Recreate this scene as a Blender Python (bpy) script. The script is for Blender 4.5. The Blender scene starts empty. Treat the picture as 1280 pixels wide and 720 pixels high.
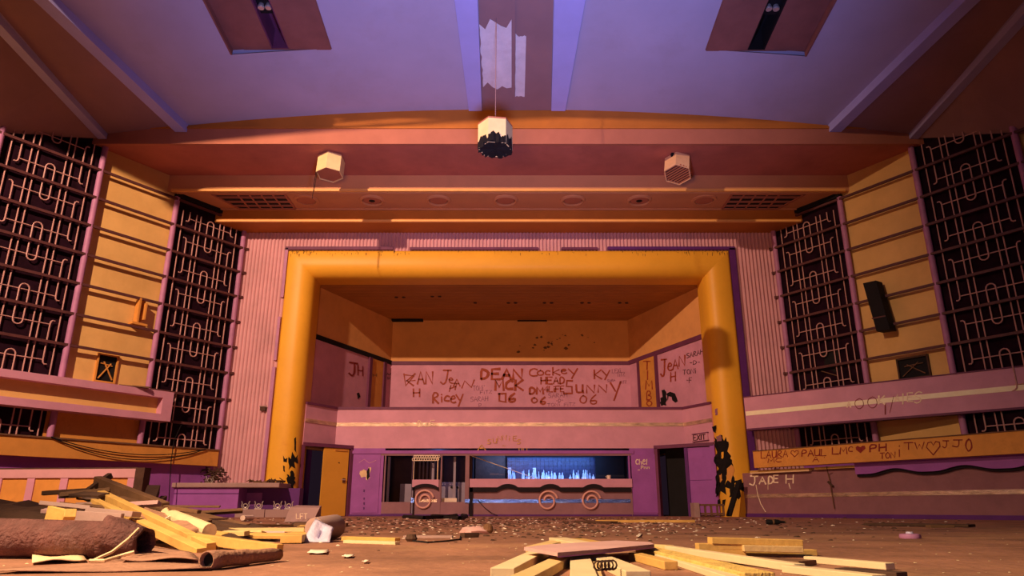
import bpy, bmesh, math, random
from mathutils import Vector, Matrix
random.seed(7)
R = random.Random(11)
C = bpy.context.scene.collection

# ------------------------------------------------------------------ camera
F, PITCH, CAMX, CAMZ = 880.0, math.atan(.3125), .1, .23
cd = bpy.data.cameras.new('camera'); cam = bpy.data.objects.new('camera', cd); C.objects.link(cam)
cd.sensor_width = 36; cd.lens = 36 * F / 1280; cd.clip_start = .05; cd.clip_end = 200
cam.location = (CAMX, 0, CAMZ); cam.rotation_euler = (math.pi/2 + PITCH, 0, 0)
bpy.context.scene.camera = cam
vs = bpy.context.scene.view_settings
vs.view_transform = 'Standard'; vs.look = 'None'; vs.gamma = 1; vs.exposure = -0.12; vs.use_curve_mapping = False

# ------------------------------------------------------------------ world and lights
w = bpy.data.worlds.new('world'); bpy.context.scene.world = w; w.use_nodes = True
bg = w.node_tree.nodes['Background']; bg.inputs[0].default_value = (.42, .22, .40, 1); bg.inputs[1].default_value = .03

def lamp(name, kind, loc, target, energy, col, **kw):
    l = bpy.data.lights.new(name, kind); l.energy = energy; l.color = col
    for k, v in kw.items(): setattr(l, k, v)
    o = bpy.data.objects.new(name, l); C.objects.link(o); o.location = loc
    o.rotation_euler = (Vector(target) - Vector(loc)).to_track_quat('-Z', 'Y').to_euler()
    return o
# warm balcony lamp above and behind, high on the left
lamp('balcony_lamp', 'SPOT', (-10.0, 1.5, 12.15), (-6.2, 20, 4.5), 19000, (1.0, .60, .40), spot_size=math.radians(102), spot_blend=1.0, shadow_soft_size=.14)
# cool light washing the ceiling
lamp('cool_ceiling_wash', 'SPOT', (0.2, 4.0, 1.6), (0.0, 10.2, 10.2), 6800, (.33, .38, 1.0), spot_size=math.radians(84), spot_blend=1.0, shadow_soft_size=.5)
# added warm fill near the camera, like floor bounce, lifting soffits and fascias
lamp('low_warm_fill', 'SPOT', (-1.5, 1.0, 1.4), (.3, 22, 6.8), 3600, (1.0, .44, .20), spot_size=math.radians(66), spot_blend=1.0, shadow_soft_size=.9)
# added cool panel behind the camera, for foil reflections and bluish fill
lamp('cool_rear_fill', 'AREA', (0, -2.6, 1.2), (0, 20, 1.0), 36, (.22, .36, 1.0), shape='RECTANGLE', size=4.5, size_y=1.6)
lamp('foreground_fill', 'SPOT', (-4.2, 1.0, 5.0), (-.2, 4.6, 0), 5200, (1.0, .68, .40), spot_size=math.radians(78), spot_blend=.9, shadow_soft_size=.08)  # added unseen warm spot to brighten the foreground floor and timbers
# blue tube light hidden behind the bar
lamp('bar_blue_tube', 'AREA', (1.0, 22.35, 1.75), (1.0, 23.4, 1.1), 70, (.14, .34, 1.0), shape='RECTANGLE', size=3.6, size_y=.1)
lamp('kiosk_blue_tube', 'POINT', (-2.2, 22.6, 1.7), (0, 22, 0), 9, (.15, .3, 1.0), shadow_soft_size=.1)

# ------------------------------------------------------------------ materials
def mat(name, col, rough=.75, var=.18, scale=2.2, bump=.12, dirt=None, dirt_amt=.0, dirt_scale=1.2, metal=0.0, stretch=(1, 1, 1)):
    m = bpy.data.materials.new(name); m.use_nodes = True; nt = m.node_tree; n = nt.nodes; L = nt.links
    b = n['Principled BSDF']; b.inputs['Roughness'].default_value = rough; b.inputs['Metallic'].default_value = metal
    b.inputs['Specular IOR Level'].default_value = .3
    tc = n.new('ShaderNodeTexCoord'); mp = n.new('ShaderNodeMapping'); mp.inputs['Scale'].default_value = stretch
    L.new(tc.outputs['Object'], mp.inputs[0])
    nz = n.new('ShaderNodeTexNoise'); nz.inputs['Scale'].default_value = scale; nz.inputs['Detail'].default_value = 6; nz.inputs['Roughness'].default_value = .62
    L.new(mp.outputs[0], nz.inputs['Vector'])
    rp = n.new('ShaderNodeValToRGB'); e = rp.color_ramp.elements
    e[0].position = .3; e[1].position = .7
    e[0].color = (*[c * (1 - var) for c in col], 1); e[1].color = (*[min(1, c * (1 + var)) for c in col], 1)
    L.new(nz.outputs['Fac'], rp.inputs[0]); out = rp.outputs[0]
    if dirt:
        n2 = n.new('ShaderNodeTexNoise'); n2.inputs['Scale'].default_value = dirt_scale; n2.inputs['Detail'].default_value = 9; n2.inputs['Roughness'].default_value = .7
        L.new(mp.outputs[0], n2.inputs['Vector'])
        r2 = n.new('ShaderNodeValToRGB'); r2.color_ramp.elements[0].position = .52; r2.color_ramp.elements[1].position = .75
        r2.color_ramp.elements[0].color = (0, 0, 0, 1); r2.color_ramp.elements[1].color = (dirt_amt,) * 3 + (1,)
        L.new(n2.outputs['Fac'], r2.inputs[0])
        mx = n.new('ShaderNodeMix'); mx.data_type = 'RGBA'; mx.inputs[7].default_value = (*dirt, 1)
        L.new(r2.outputs[0], mx.inputs[0]); L.new(out, mx.inputs[6]); out = mx.outputs[2]
    L.new(out, b.inputs['Base Color'])
    if bump:
        n3 = n.new('ShaderNodeTexNoise'); n3.inputs['Scale'].default_value = scale * 9; n3.inputs['Detail'].default_value = 5
        L.new(mp.outputs[0], n3.inputs['Vector'])
        bp = n.new('ShaderNodeBump'); bp.inputs['Strength'].default_value = bump; bp.inputs['Distance'].default_value = .03
        L.new(n3.outputs['Fac'], bp.inputs['Height']); L.new(bp.outputs[0], b.inputs['Normal'])
    return m
M = {}
M['floor'] = mat('dusty_floor', (.29, .135, .082), .8, .35, 1.6, .5, (.52, .29, .14), .7, .5)
M['pink'] = mat('pink_ribbed_paint', (.62, .34, .37), .7, .1, 1.2, .05, (.25, .15, .15), .25, 1.5)
M['lilac'] = mat('lilac_paint', (.60, .29, .40), .65, .1, 1.5, .05, (.35, .17, .22), .3, 1.1)
M['lilac_wall'] = mat('lilac_wall_paint', (.62, .29, .42), .7, .12, 1.5, .05, (.4, .18, .24), .4, 1.3)
M['mauve'] = mat('mauve_panel', (.28, .145, .17), .75, .12, 2, .1, (.2, .1, .12), .4, 1.3)
M['rust_mauve'] = mat('rusty_mauve_panel', (.26, .115, .13), .75, .15, 2, .1, (.2, .09, .1), .4, 1.3)
M['purple'] = mat('purple_paint', (.31, .092, .39), .6, .12, 2, .06, (.18, .05, .25), .3, 1.3)
M['deep_purple'] = mat('deep_purple_paint', (.10, .02, .16), .6, .15, 2, .05)
M['plum'] = mat('plum_trim', (.14, .035, .09), .6, .15, 3, .05)
M['post'] = mat('mauve_post', (.42, .18, .34), .55, .15, 3, .05)
M['dark_panel'] = mat('dark_plum_panel', (.016, .005, .011), .95, .5, 2.5, .1, (.03, .01, .016), .4, 1.5)
M['dark_panel'].node_tree.nodes['Principled BSDF'].inputs['Specular IOR Level'].default_value = .05
M['rail'] = mat('dark_rail', (.10, .035, .035), .55, .2, 5, .05)
M['rod'] = mat('dusty_pink_iron', (.52, .29, .26), .5, .12, 5, .05)
M['yellow'] = mat('yellow_wall_paint', (.72, .45, .15), .75, .12, .9, .06, (.5, .25, .06), .35, .8)
M['arch'] = mat('yellow_arch_paint', (.80, .42, .035), .45, .08, 1.0, .04, (.5, .2, .02), .35, 2.0)
M['ochre'] = mat('ochre_board', (.66, .30, .06), .7, .15, 1.5, .08, (.3, .12, .03), .5, 1.6)
M['orange'] = mat('orange_fascia_paint', (.46, .155, .02), .7, .12, .8, .05, (.34, .11, .02), .35, .7)
M['salmon'] = mat('salmon_fascia_paint', (.43, .155, .085), .7, .1, .8, .05, (.33, .11, .06), .35, .7)
M['soffit'] = mat('red_brown_soffit', (.46, .15, .10), .75, .16, .8, .05, (.3, .09, .06), .45, .7)
M['tan'] = mat('tan_soffit', (.58, .27, .12), .7, .1, 1, .05, (.42, .17, .07), .3, 1)
M['lip'] = mat('cream_orange_lip', (.80, .42, .12), .5, .08, 3, .03)
M['ceiling'] = mat('ceiling_plaster', (.44, .40, .54), .85, .07, .6, .05, (.36, .29, .34), .35, .9)
M['ceil_trim'] = mat('ceiling_rib_paint', (.42, .42, .78), .7, .08, .8, .05)
M['ceil_brown'] = mat('ceiling_brown', (.29, .175, .175), .8, .1, .8, .05, (.4, .2, .15), .35, .9)
M['plaster'] = mat('fresh_plaster', (.72, .70, .72), .9, .12, 2, .2, (.55, .45, .45), .5, 1.6)
M['hatch'] = mat('hatch_board', (.25, .095, .075), .8, .15, 1.5, .08)
M['black'] = mat('black', (.006, .005, .006), .8, .3, 3, 0)
M['char'] = mat('charred_black', (.008, .006, .006), .95, .4, 9, .6)
M['stage_ceil'] = mat('stage_board_ceiling', (.46, .20, .045), .7, .16, 1, .05, (.25, .1, .03), .4, .9, stretch=(.5, 1, 1))
M['stage_yellow'] = mat('stage_yellow_paint', (.72, .36, .12), .75, .1, 1, .05, (.45, .2, .08), .4, .9)
M['door_yellow'] = mat('yellow_door_paint', (.72, .36, .045), .55, .08, 1, .04, (.5, .22, .04), .3, 1.6)
M['wood'] = mat('pale_pine', (.66, .46, .20), .7, .16, 3, .15, (.5, .3, .1), .5, 4, stretch=(1, 1, 1))
M['wood_gold'] = mat('golden_pine', (.60, .36, .10), .7, .18, 3, .15, (.42, .22, .06), .5, 4)
M['wood_white'] = mat('whitened_pine', (.70, .55, .32), .7, .1, 3, .1, (.6, .42, .2), .4, 4)
M['wood_brown'] = mat('old_brown_timber', (.16, .08, .04), .8, .3, 3, .2, (.12, .06, .03), .6, 4)
M['wood_dark'] = mat('dark_timber', (.07, .035, .022), .85, .3, 4, .2)
M['chip'] = mat('chipboard', (.40, .21, .13), .9, .3, 14, .4)
M['osb'] = mat('golden_chipboard', (.74, .50, .14), .8, .25, 12, .5, (.45, .25, .06), .6, 9)
M['pinkboard'] = mat('pink_plaster_board', (.55, .33, .32), .8, .14, 3, .1, (.4, .22, .2), .4, 5)
M['carpet'] = mat('old_brown_carpet', (.12, .045, .04), .8, .45, 6, .6, (.26, .14, .13), .5, 5)
M['carpet_back'] = mat('carpet_backing', (.33, .17, .11), .95, .25, 5, .4, (.2, .1, .07), .4, 4)
M['cream'] = mat('cream_strip', (.72, .52, .30), .7, .15, 4, .1)
M['grey'] = mat('grey_board', (.36, .24, .22), .75, .15, 3, .1, (.22, .14, .13), .4, 3)
M['plastic'] = mat('milky_plastic_sheet', (.52, .48, .66), .35, .15, 5, .3)
M['paper'] = mat('white_scrap', (.80, .66, .52), .8, .15, 6, .05)
M['chrome'] = mat('worn_chrome', (.75, .68, .62), .35, .1, 5, .03, metal=.7)
M['foil_blue_lit'] = mat('crinkled_foil_blue_lit', (.12, .24, 1.0), .2, .4, 5, .35, (.45, .6, 1), .7, 2.2, metal=1.0, stretch=(1, 1, 3))  # blue reflected light put into the foil's own colour
M['foil'] = mat('crinkled_foil', (.62, .45, .32), .25, .45, 4, .4, (.95, .8, .55), .8, 1.4, metal=.6, stretch=(1, 1, 3))
M['foil_white'] = mat('pale_tape', (1.0, .90, .62), .5, .08, 4, .1)
M['graf_red'] = mat('rust_red_brush_paint', (.33, .055, .02), .6, .3, 14, 0)
M['graf_red2'] = mat('dark_red_paint', (.23, .02, .015), .6, .3, 14, 0)
M['graf_thin'] = mat('grey_purple_marker', (.28, .11, .19), .6, .2, 14, 0)
M['graf_white'] = mat('cream_brush_paint', (.88, .72, .52), .6, .15, 14, 0)
M['graf_gold'] = mat('gold_spray', (.55, .30, .06), .6, .4, 14, 0)
M['graf_ink'] = mat('black_marker', (.05, .015, .015), .6, .2, 14, 0)
M['swirl'] = mat('pale_salmon_swirl', (.74, .40, .34), .5, .08, 4, .03)
M['wine'] = mat('dark_wavy_trim', (.010, .004, .008), .8, .2, 4, .03)
M['tile'] = mat('blue_bar_tile', (.035, .06, .13), .3, .35, 5, .05)
M['glassware'] = mat('frosted_bottle', (.80, .86, .95), .2, .15, 8, .03)
M['cabinet'] = mat('grey_cabinet', (.30, .25, .32), .6, .1, 2, .03)
M['lamp_cream'] = mat('cream_lantern', (.85, .66, .30), .6, .1, 3, .04)
M['lamp_peach'] = mat('peach_lantern', (.80, .50, .26), .6, .1, 3, .04)
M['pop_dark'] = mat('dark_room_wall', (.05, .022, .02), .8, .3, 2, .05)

# ------------------------------------------------------------------ helpers
class MB:
    def __init__(s): s.v = []; s.f = []
    def add(s, vs, fs):
        b = len(s.v); s.v += [tuple(v) for v in vs]; s.f += [tuple(b + i for i in f) for f in fs]; return s
    def hexa(s, p):                      # 8 corners: bottom ring, top ring
        return s.add(p, [(0, 3, 2, 1), (4, 5, 6, 7), (0, 1, 5, 4), (1, 2, 6, 5), (2, 3, 7, 6), (3, 0, 4, 7)])
    def box(s, x0, x1, y0, y1, z0, z1):
        return s.hexa([(x0, y0, z0), (x1, y0, z0), (x1, y1, z0), (x0, y1, z0), (x0, y0, z1), (x1, y0, z1), (x1, y1, z1), (x0, y1, z1)])
    def fbox(s, fr, s0, s1, d0, d1, z0, z1):
        return s.hexa([fr.P(a, d, z) for z in (z0, z1) for a, d in ((s0, d0), (s1, d0), (s1, d1), (s0, d1))])
    def prism(s, poly, off):             # planar polygon extruded by a vector
        n = len(poly); off = Vector(off); p = [Vector(q) for q in poly]; q = [a + off for a in p]
        return s.add(p + q, [tuple(range(n))[::-1], tuple(range(n, 2*n))] + [(i, (i+1) % n, n + (i+1) % n, n + i) for i in range(n)])
    def tube(s, pts, r, n=8, closed=False):
        pts = [Vector(p) for p in pts]; m = len(pts); vs = []
        rr = r if isinstance(r, (list, tuple)) else [r] * m
        up = None
        for i, p in enumerate(pts):
            a = pts[(i-1) % m] if (closed or i) else p; b = pts[(i+1) % m] if (closed or i < m-1) else p
            t = (b - a)
            t = t.normalized() if t.length > 1e-9 else Vector((0, 0, 1))
            if up is None: up = t.orthogonal().normalized()
            up = (up - t * up.dot(t)); up = up.normalized() if up.length > 1e-6 else t.orthogonal().normalized()
            sd = t.cross(up)
            for k in range(n):
                an = 2 * math.pi * k / n
                vs.append(p + (up * math.cos(an) + sd * math.sin(an)) * rr[i])
        fs = []
        for i in range(m if closed else m - 1):
            j = (i + 1) % m
            for k in range(n): fs.append((i*n + k, i*n + (k+1) % n, j*n + (k+1) % n, j*n + k))
        if not closed: fs += [tuple(range(n))[::-1], tuple(range((m-1)*n, m*n))]
        return s.add(vs, fs)
    def lathe(s, prof, o, n=20, ax=(0, 0, 1), rot=0):    # prof: (r, h) list, closed with caps
        ax = Vector(ax).normalized(); u = ax.orthogonal().normalized(); v = ax.cross(u); o = Vector(o); vs = []
        if abs(ax.z) > .99: u, v = Vector((1, 0, 0)), Vector((0, 1, 0))
        for r, h in prof:
            for k in range(n):
                a = 2 * math.pi * k / n + rot
                vs.append(o + ax * h + (u * math.cos(a) + v * math.sin(a)) * r)
        fs = [(i*n + k, i*n + (k+1) % n, (i+1)*n + (k+1) % n, (i+1)*n + k) for i in range(len(prof)-1) for k in range(n)]
        fs += [tuple(range(n))[::-1], tuple(range((len(prof)-1)*n, len(prof)*n))]
        return s.add(vs, fs)
    def beam(s, A, B, wd, h, roll=0, taper=1.0):
        A, B = Vector(A), Vector(B); t = (B - A).normalized()
        sd = t.cross(Vector((0, 0, 1))); sd = sd.normalized() if sd.length > 1e-4 else Vector((1, 0, 0)); up = sd.cross(t)
        q = Matrix.Rotation(roll, 3, t); sd = q @ sd; up = q @ up; p = []
        for P, k in ((A, 1), (B, taper)):
            p += [P - sd*wd/2*k - up*h/2*k, P + sd*wd/2*k - up*h/2*k, P + sd*wd/2*k + up*h/2*k, P - sd*wd/2*k + up*h/2*k]
        return s.hexa(p)
    def build(s, name, m, parent=None, smooth=False, bevel=0, label=None):
        me = bpy.data.meshes.new(name); v = [Vector(q) for q in s.v]
        o = bpy.data.objects.new(name, me)
        if parent is None:
            lo = [min(q[i] for q in v) for i in range(3)]; hi = [max(q[i] for q in v) for i in range(3)]
            org = Vector(((lo[0]+hi[0])/2, (lo[1]+hi[1])/2, lo[2])); o.location = org
        else:
            org = wloc(parent); o.parent = parent
        me.from_pydata([q - org for q in v], [], s.f)
        b = bmesh.new(); b.from_mesh(me); bmesh.ops.recalc_face_normals(b, faces=b.faces); b.to_mesh(me); b.free()
        me.materials.append(m if not isinstance(m, str) else M[m])
        if smooth:
            for p in me.polygons: p.use_smooth = True
            md = o.modifiers.new('e', 'EDGE_SPLIT'); md.split_angle = math.radians(40)
        if bevel:
            md = o.modifiers.new('b', 'BEVEL'); md.width = bevel; md.segments = 2; md.limit_method = 'ANGLE'
        if label: o['label'] = label
        C.objects.link(o); return o
def wloc(o):
    p = Vector(o.location)
    while o.parent: o = o.parent; p = p + Vector(o.location)
    return p
def tag(o, label, cat, group=None):
    o['label'] = label; o['category'] = cat
    if group: o['group'] = group
    return o
def thing(name, label, cat, loc, group=None):
    o = bpy.data.objects.new(name, None); o.empty_display_size = .2; C.objects.link(o); o.location = loc
    return tag(o, label, cat, group)
def struct(o): o['kind'] = 'structure'; return o

# a pixel of the 1280x720 photograph seen as a ray from the camera, met with a real surface
def ray(px, py):
    X = (px - 640) / F; u = (360 - py) / F; c, s_ = math.cos(PITCH), math.sin(PITCH)
    return Vector((X, c - u * s_, s_ + u * c))
CO = Vector((CAMX, 0, CAMZ))
def fl(px, py, z=0.0):
    d = ray(px, py); return CO + d * ((z - CAMZ) / d.z)
def at(px, py, Y):
    d = ray(px, py); return CO + d * (Y / d.y)
class Frame:                              # a vertical wall: s along it, d out of it, z up
    def __init__(s, O, u, n):
        s.O = Vector((*O, 0)); s.u = Vector((*u, 0)).normalized(); s.n = Vector((*n, 0)).normalized()
    def P(s, a, d, z): return s.O + s.u * a + s.n * d + Vector((0, 0, z))
    def hit(s, px, py, d=0.0):
        r = ray(px, py); o = s.O + s.n * d; t = (o - CO).dot(s.n) / r.dot(s.n); return CO + r * t
    def px(s, px, py, d=0.0):
        h = s.hit(px, py, d); return (h - s.O).dot(s.u), h.z
def line(p, q, toward):                   # frame through plan points p -> q, normal on the side of `toward`
    u = Vector((q[0]-p[0], q[1]-p[1])).normalized(); n = Vector((-u.y, u.x))
    if n.dot(Vector(toward) - Vector(p)) < 0: n = -n
    return Frame(p, u, n)
FL = line((-8.2, 20), (-8.86, 19), (0, 10)); FR = line((8.2, 20), (8.86, 19), (0, 10))
RL = line((6.42, 20.02), (7.08, 19.02), (0, 10))          # right lower front
RB = line((6.68, 19.85), (7.68, 18.88), (0, 10))        # right balcony front
AP = Frame((0, 20), (1, 0), (0, -1))                    # proscenium plane
YB = 21.6; YK = 25.4
BW = Frame((0, YB), (1, 0), (0, -1)); BK = Frame((0, YK), (1, 0), (0, -1))
SL = line((-6.1, 21), (-4.33, YK), (0, 22)); SR = line((6.1, 21), (4.40, YK), (0, 22))
DL = line((-5.85, 20.45), (-4.70, YB), (0, 10)); DR = line((5.85, 20.45), (4.42, YB), (0, 10))
BL = line((-5.85, 20.45), (-5.22, YB), (0, 10)); BR = line((5.85, 20.45), (5.30, YB), (0, 10))

# ------------------------------------------------------------------ the room shell
struct(MB().box(-17, 17, -3, 26, -.2, 0).build('floor', 'floor'))
for sd, fr, nm in ((-1, FL, 'wall_left'), (1, FR, 'wall_right')):
    struct(MB().fbox(fr, -.1, 14, -.4, 0, 0, 9.8).build(nm, 'yellow'))
    struct(MB().fbox(fr, -.05, 9, 0, .03, 0, 1.34).build('baseboard_left' if sd < 0 else 'baseboard_right', 'purple'))

# ribbed proscenium wall
def ribs(mb, x0, x1, z0, z1, y=20.12, pitch=.107):
    n = max(1, round((x1 - x0) / pitch)); p = (x1 - x0) / n; prof = []
    for i in range(n):
        a = x0 + i * p
        prof += [(a, y), (a + p*.16, y - .040), (a + p*.45, y - .050), (a + p*.66, y - .036), (a + p*.86, y)]
    prof.append((x1, y)); k = len(prof)
    poly = [(x, yy, z0) for x, yy in prof] + [(x1, y + .2, z0), (x0, y + .2, z0)]
    mb.prism(poly, (0, 0, z1 - z0))
mb = MB(); ribs(mb, -8.2, -6.55, 0, 8.35); ribs(mb, 6.55, 8.2, 0, 8.35); ribs(mb, -6.55, 6.55, 7.55, 8.35)
wall_prosc = struct(mb.build('wall_proscenium', 'pink'))

# proscenium arch: a rounded yellow band swept round the opening
arch = thing('proscenium_arch', 'huge rounded yellow arch framing the stage opening', 'arch', (0, 20.4, 0))
XI, ZI, AM = 5.88, 6.88, .80
prof = [(AM, 20.35), (AM, 20.06), (AM - .03, 20.02), (AM - .08, 20.0), (.42, 20.0)]
for k in range(1, 10):
    a = math.pi/2 * k / 9; prof.append((.42 - .42 * math.sin(a), 20.0 + .45 * (1 - math.cos(a))))
prof += [(0, 20.95), (.25, 20.95)]
def arch_pt(a, y, i): return [(-XI - a, y, 0), (-XI - a, y, ZI + a), (XI + a, y, ZI + a), (XI + a, y, 0)][i]
for nm, i, j in (('column', 0, 1), ('header', 1, 2), ('column', 2, 3)):
    mb = MB(); k = len(prof); vs = [arch_pt(a, y, i) for a, y in prof] + [arch_pt(a, y, j) for a, y in prof]
    mb.add(vs, [(q, (q+1) % k, k + (q+1) % k, k + q) for q in range(k)] + [tuple(range(k))[::-1], tuple(range(k, 2*k))])
    mb.build(nm, 'arch', arch, smooth=True)
# purple edging around the arch
def strip(fr, x0, y0, x1, y1, d0, d1, m, nm):
    a, z0 = fr.px(x0, y1, d1); b, z1 = fr.px(x1, y0, d1); return struct(MB().fbox(fr, a, b, d0, d1, z0, z1).build(nm, m))
for k, (a, b, c, d, m) in enumerate(((-6.80, -6.70, .85, 4.1, 'post'), (-6.78, -6.70, 4.3, 5.6, 'post'), (-6.77, -6.68, 6.2, 7.75, 'post'), (6.68, 6.86, 0, 7.75, 'deep_purple'),
        (-6.77, -3.5, 7.7, 7.80, 'plum'), (-3.0, .9, 7.7, 7.78, 'plum'), (1.6, 2.7, 7.7, 7.78, 'plum'), (3.0, 6.86, 7.7, 7.80, 'deep_purple'))):
    struct(MB().box(a, b, 20.0, 20.14, c, d).build('trim_%d' % (k + 1), m))

# stepped canopy of fascias and soffits above the proscenium
def wx(y): return 8.2 + .66 * (20 - y) + .05
def slab(nm, m, y0, y1, z, t=.08):        # horizontal soffit between the side walls
    return struct(MB().prism([(-wx(y0), y0, z), (wx(y0), y0, z), (wx(y1), y1, z), (-wx(y1), y1, z)], (0, 0, t)).build(nm, m))
def fascia(nm, m, y, z0, z1, t=.1): return struct(MB().box(-wx(y), wx(y), y - .004, y + t, z0 - .006, z1).build(nm, m))
slab('ceiling_lowest_soffit', 'orange', 19.24, 20.4, 8.28)
fascia('trim_9', 'orange', 19.24, 8.28, 8.74)
struct(MB().box(-8.6, 8.6, 19.17, 19.26, 8.27, 8.33).build('trim_10', 'lip'))
slab('ceiling_speaker_soffit', 'tan', 17.98, 19.30, 8.68)
struct(MB().box(-9.3, 9.3, 18.03, 18.09, 8.645, 8.68).box(-8.6, 8.6, 19.16, 19.22, 8.645, 8.68).build('trim_11', 'tan'))
fascia('trim_12', 'tan', 17.98, 8.70, 9.22)
struct(MB().box(-9.4, 9.4, 17.91, 18.0, 8.66, 8.73).build('trim_13', 'lip'))
slab('ceiling_wide_soffit', 'soffit', 16.17, 18.05, 9.17)
fascia('trim_14', 'salmon', 16.17, 9.17, 9.62)
struct(MB().box(-10.6, 10.6, 16.14, 16.2, 9.60, 9.66).build('trim_15', 'orange'))
fascia('trim_16', 'orange', 16.2, 9.62, 10.3)

# shallow vaulted main ceiling with two openings
def zv(x, y=16.2): return 10.19 - .0068 * x * x + .12 * (16.2 - y)
HX = ((-6.36, -4.08), (4.58, 6.86)); HY = 13.87; YC = 10.25; HB = 11.3
xs = [-10.5, -9.9, -9.2, -8.5, -7.7, -6.9, -6.36, -5.6, -4.8, -4.08, -3.0, -2.0, -1.05, 0, 1.05, 2, 3, 3.8, 4.58, 5.3, 6.1, 6.86, 7.4, 8.1, 8.8, 9.6, 10.5]
ys = [YC, HB, HY, 14.8, 16.25]
vs = [(x, y, zv(x, y)) for y in ys for x in xs] + [(x, y, zv(x, y) + .12) for y in ys for x in xs]
nx = len(xs); N = nx * len(ys); fs = []
for j in range(len(ys) - 1):
    for i in range(nx - 1):
        xm = (xs[i] + xs[i+1]) / 2; ym = (ys[j] + ys[j+1]) / 2
        if ym > HB and ym < HY and any(a < xm < b for a, b in HX): continue
        a = j*nx + i; fs += [(a, a+1, a+nx+1, a+nx), (N+a, N+a+nx, N+a+nx+1, N+a+1)]
ceil = struct(MB().add(vs, fs).build('ceiling', 'ceiling', smooth=True))
# side ribs of the ceiling, splayed like the walls
def along(p0, p1, m, nm, w0, drop, top=.02):
    A, B = Vector(p0), Vector(p1); t = (B - A).normalized(); s_ = Vector((0, 0, 1)).cross(t).normalized()
    c = [A - s_*w0/2, A + s_*w0/2, B + s_*w0/2, B - s_*w0/2]
    return struct(MB().hexa([q - Vector((0, 0, drop)) for q in c] + [q + Vector((0, 0, top)) for q in c]).build(nm, m))
n_ = 17
for sg in (-1, 1):
    along((sg*8.45, 16.2, zv(8.45)), (sg*9.62, YC, zv(9.62, YC)), 'ceil_trim', 'trim_%d' % n_, .30, .20); n_ += 1
    along((sg*10.45, 16.3, zv(10.45)), (sg*10.62, YC, zv(10.62, YC)), 'ceil_trim', 'trim_%d' % n_, .22, .16); n_ += 1
    # brown margin between the ribs
    mb = MB(); q = []
    for y in (16.2, 13.5, YC):
        t = (16.2 - y) / 5.4; q.append([Vector((sg*(8.6 + 1.1*t), y, zv(8.6 + 1.1*t, y) - .012)), Vector((sg*(9.5 + .5*t), y, zv(9.5 + .5*t, y) - .012)), Vector((sg*10.4, y, zv(10.4, y) - .012))])
    v = [p for r_ in q for p in r_]; mb.add(v + [p + Vector((0, 0, .02)) for p in v], [(0, 1, 4, 3), (1, 2, 5, 4), (3, 4, 7, 6), (4, 5, 8, 7)])
    struct(mb.build('trim_%d' % n_, 'ceil_brown')); n_ += 1
    # cove dropping from the outer rib to the lattice panel
    fr = FL if sg < 0 else FR
    inn = [Vector((sg*x_, y_, zv(x_, y_) - .05)) for x_, y_ in ((10.45, 16.3), (10.5, 14.2), (10.58, 12.4), (10.62, YC))]
    out = [fr.P(4.25, .0, 9.62), fr.P(5.5, 0, 8.95), fr.P(7.1, 0, 8.3), fr.P(9.5, 0, 7.7)]
    v = [p for a in zip(inn, out) for p in a]
    struct(MB().add(v + [p + Vector((0, 0, .06)) for p in v], [(2*i, 2*i+1, 2*i+3, 2*i+2) for i in range(3)] + [(8+2*i, 10+2*i, 11+2*i, 9+2*i) for i in range(3)]).build('ceiling_cove', 'ceil_brown'))
# twin beams and brown channel down the middle
for x0, x1, X0, X1 in ((-1.02, -.68, -1.18, -.60), (1.12, 1.48, .92, 1.76)):
    z = zv(1); y_ = zv(1, YC)
    struct(MB().hexa([(x0, 16.05, z-.13), (x1, 16.05, z-.13), (X1, YC, y_-.13), (X0, YC, y_-.13), (x0, 16.05, z+.03), (x1, 16.05, z+.03), (X1, YC, y_+.03), (X0, YC, y_+.03)]).build('trim_%d' % n_, 'ceil_trim')); n_ += 1
def sl(y): return .12 * (16.2 - y)
def slabv(pts, z, t, m, nm): return MB().prism([(x, y, z + sl(y)) for x, y in pts], (0, 0, t)).build(nm, m)
chan = struct(slabv([(-.68, 16.15), (1.12, 16.15), (.9, YC), (-.58, YC)], 10.13, .03, 'ceil_brown', 'trim_%d' % n_)); n_ += 1
struct(MB().beam((.135, 15.6, 10.10 + sl(15.6)), (.135, YC, 10.10 + sl(YC)), .07, .08).build('trim_%d' % n_, 'ceil_brown')); n_ += 1
rr = random.Random(3)
def ragged(x0, x1, y0, y1, n=14, j=.06):
    p = [(x0 + rr.uniform(-j, j)*.3, y0 + (y1-y0)*i/n) for i in range(n)] + [(x0 + (x1-x0)*i/6, y1 + rr.uniform(-j, j)*3) for i in range(7)]
    return p + [(x1, y1 - (y1-y0)*i/n) for i in range(1, n)] + [(x1 - (x1-x0)*i/6, y0 + rr.uniform(-j, j)*3) for i in range(7)]
MB().prism([(x, y, 10.122 + sl(y)) for x, y in ragged(-.62, .09, 13.2, 15.2)], (0, 0, .008)).build('plaster_patch', 'plaster', chan)
MB().prism([(x, y, 10.122 + sl(y)) for x, y in ragged(.18, .42, 13.5, 15.6, j=.02)], (0, 0, .008)).build('plaster_patch', 'plaster', chan)
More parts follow.
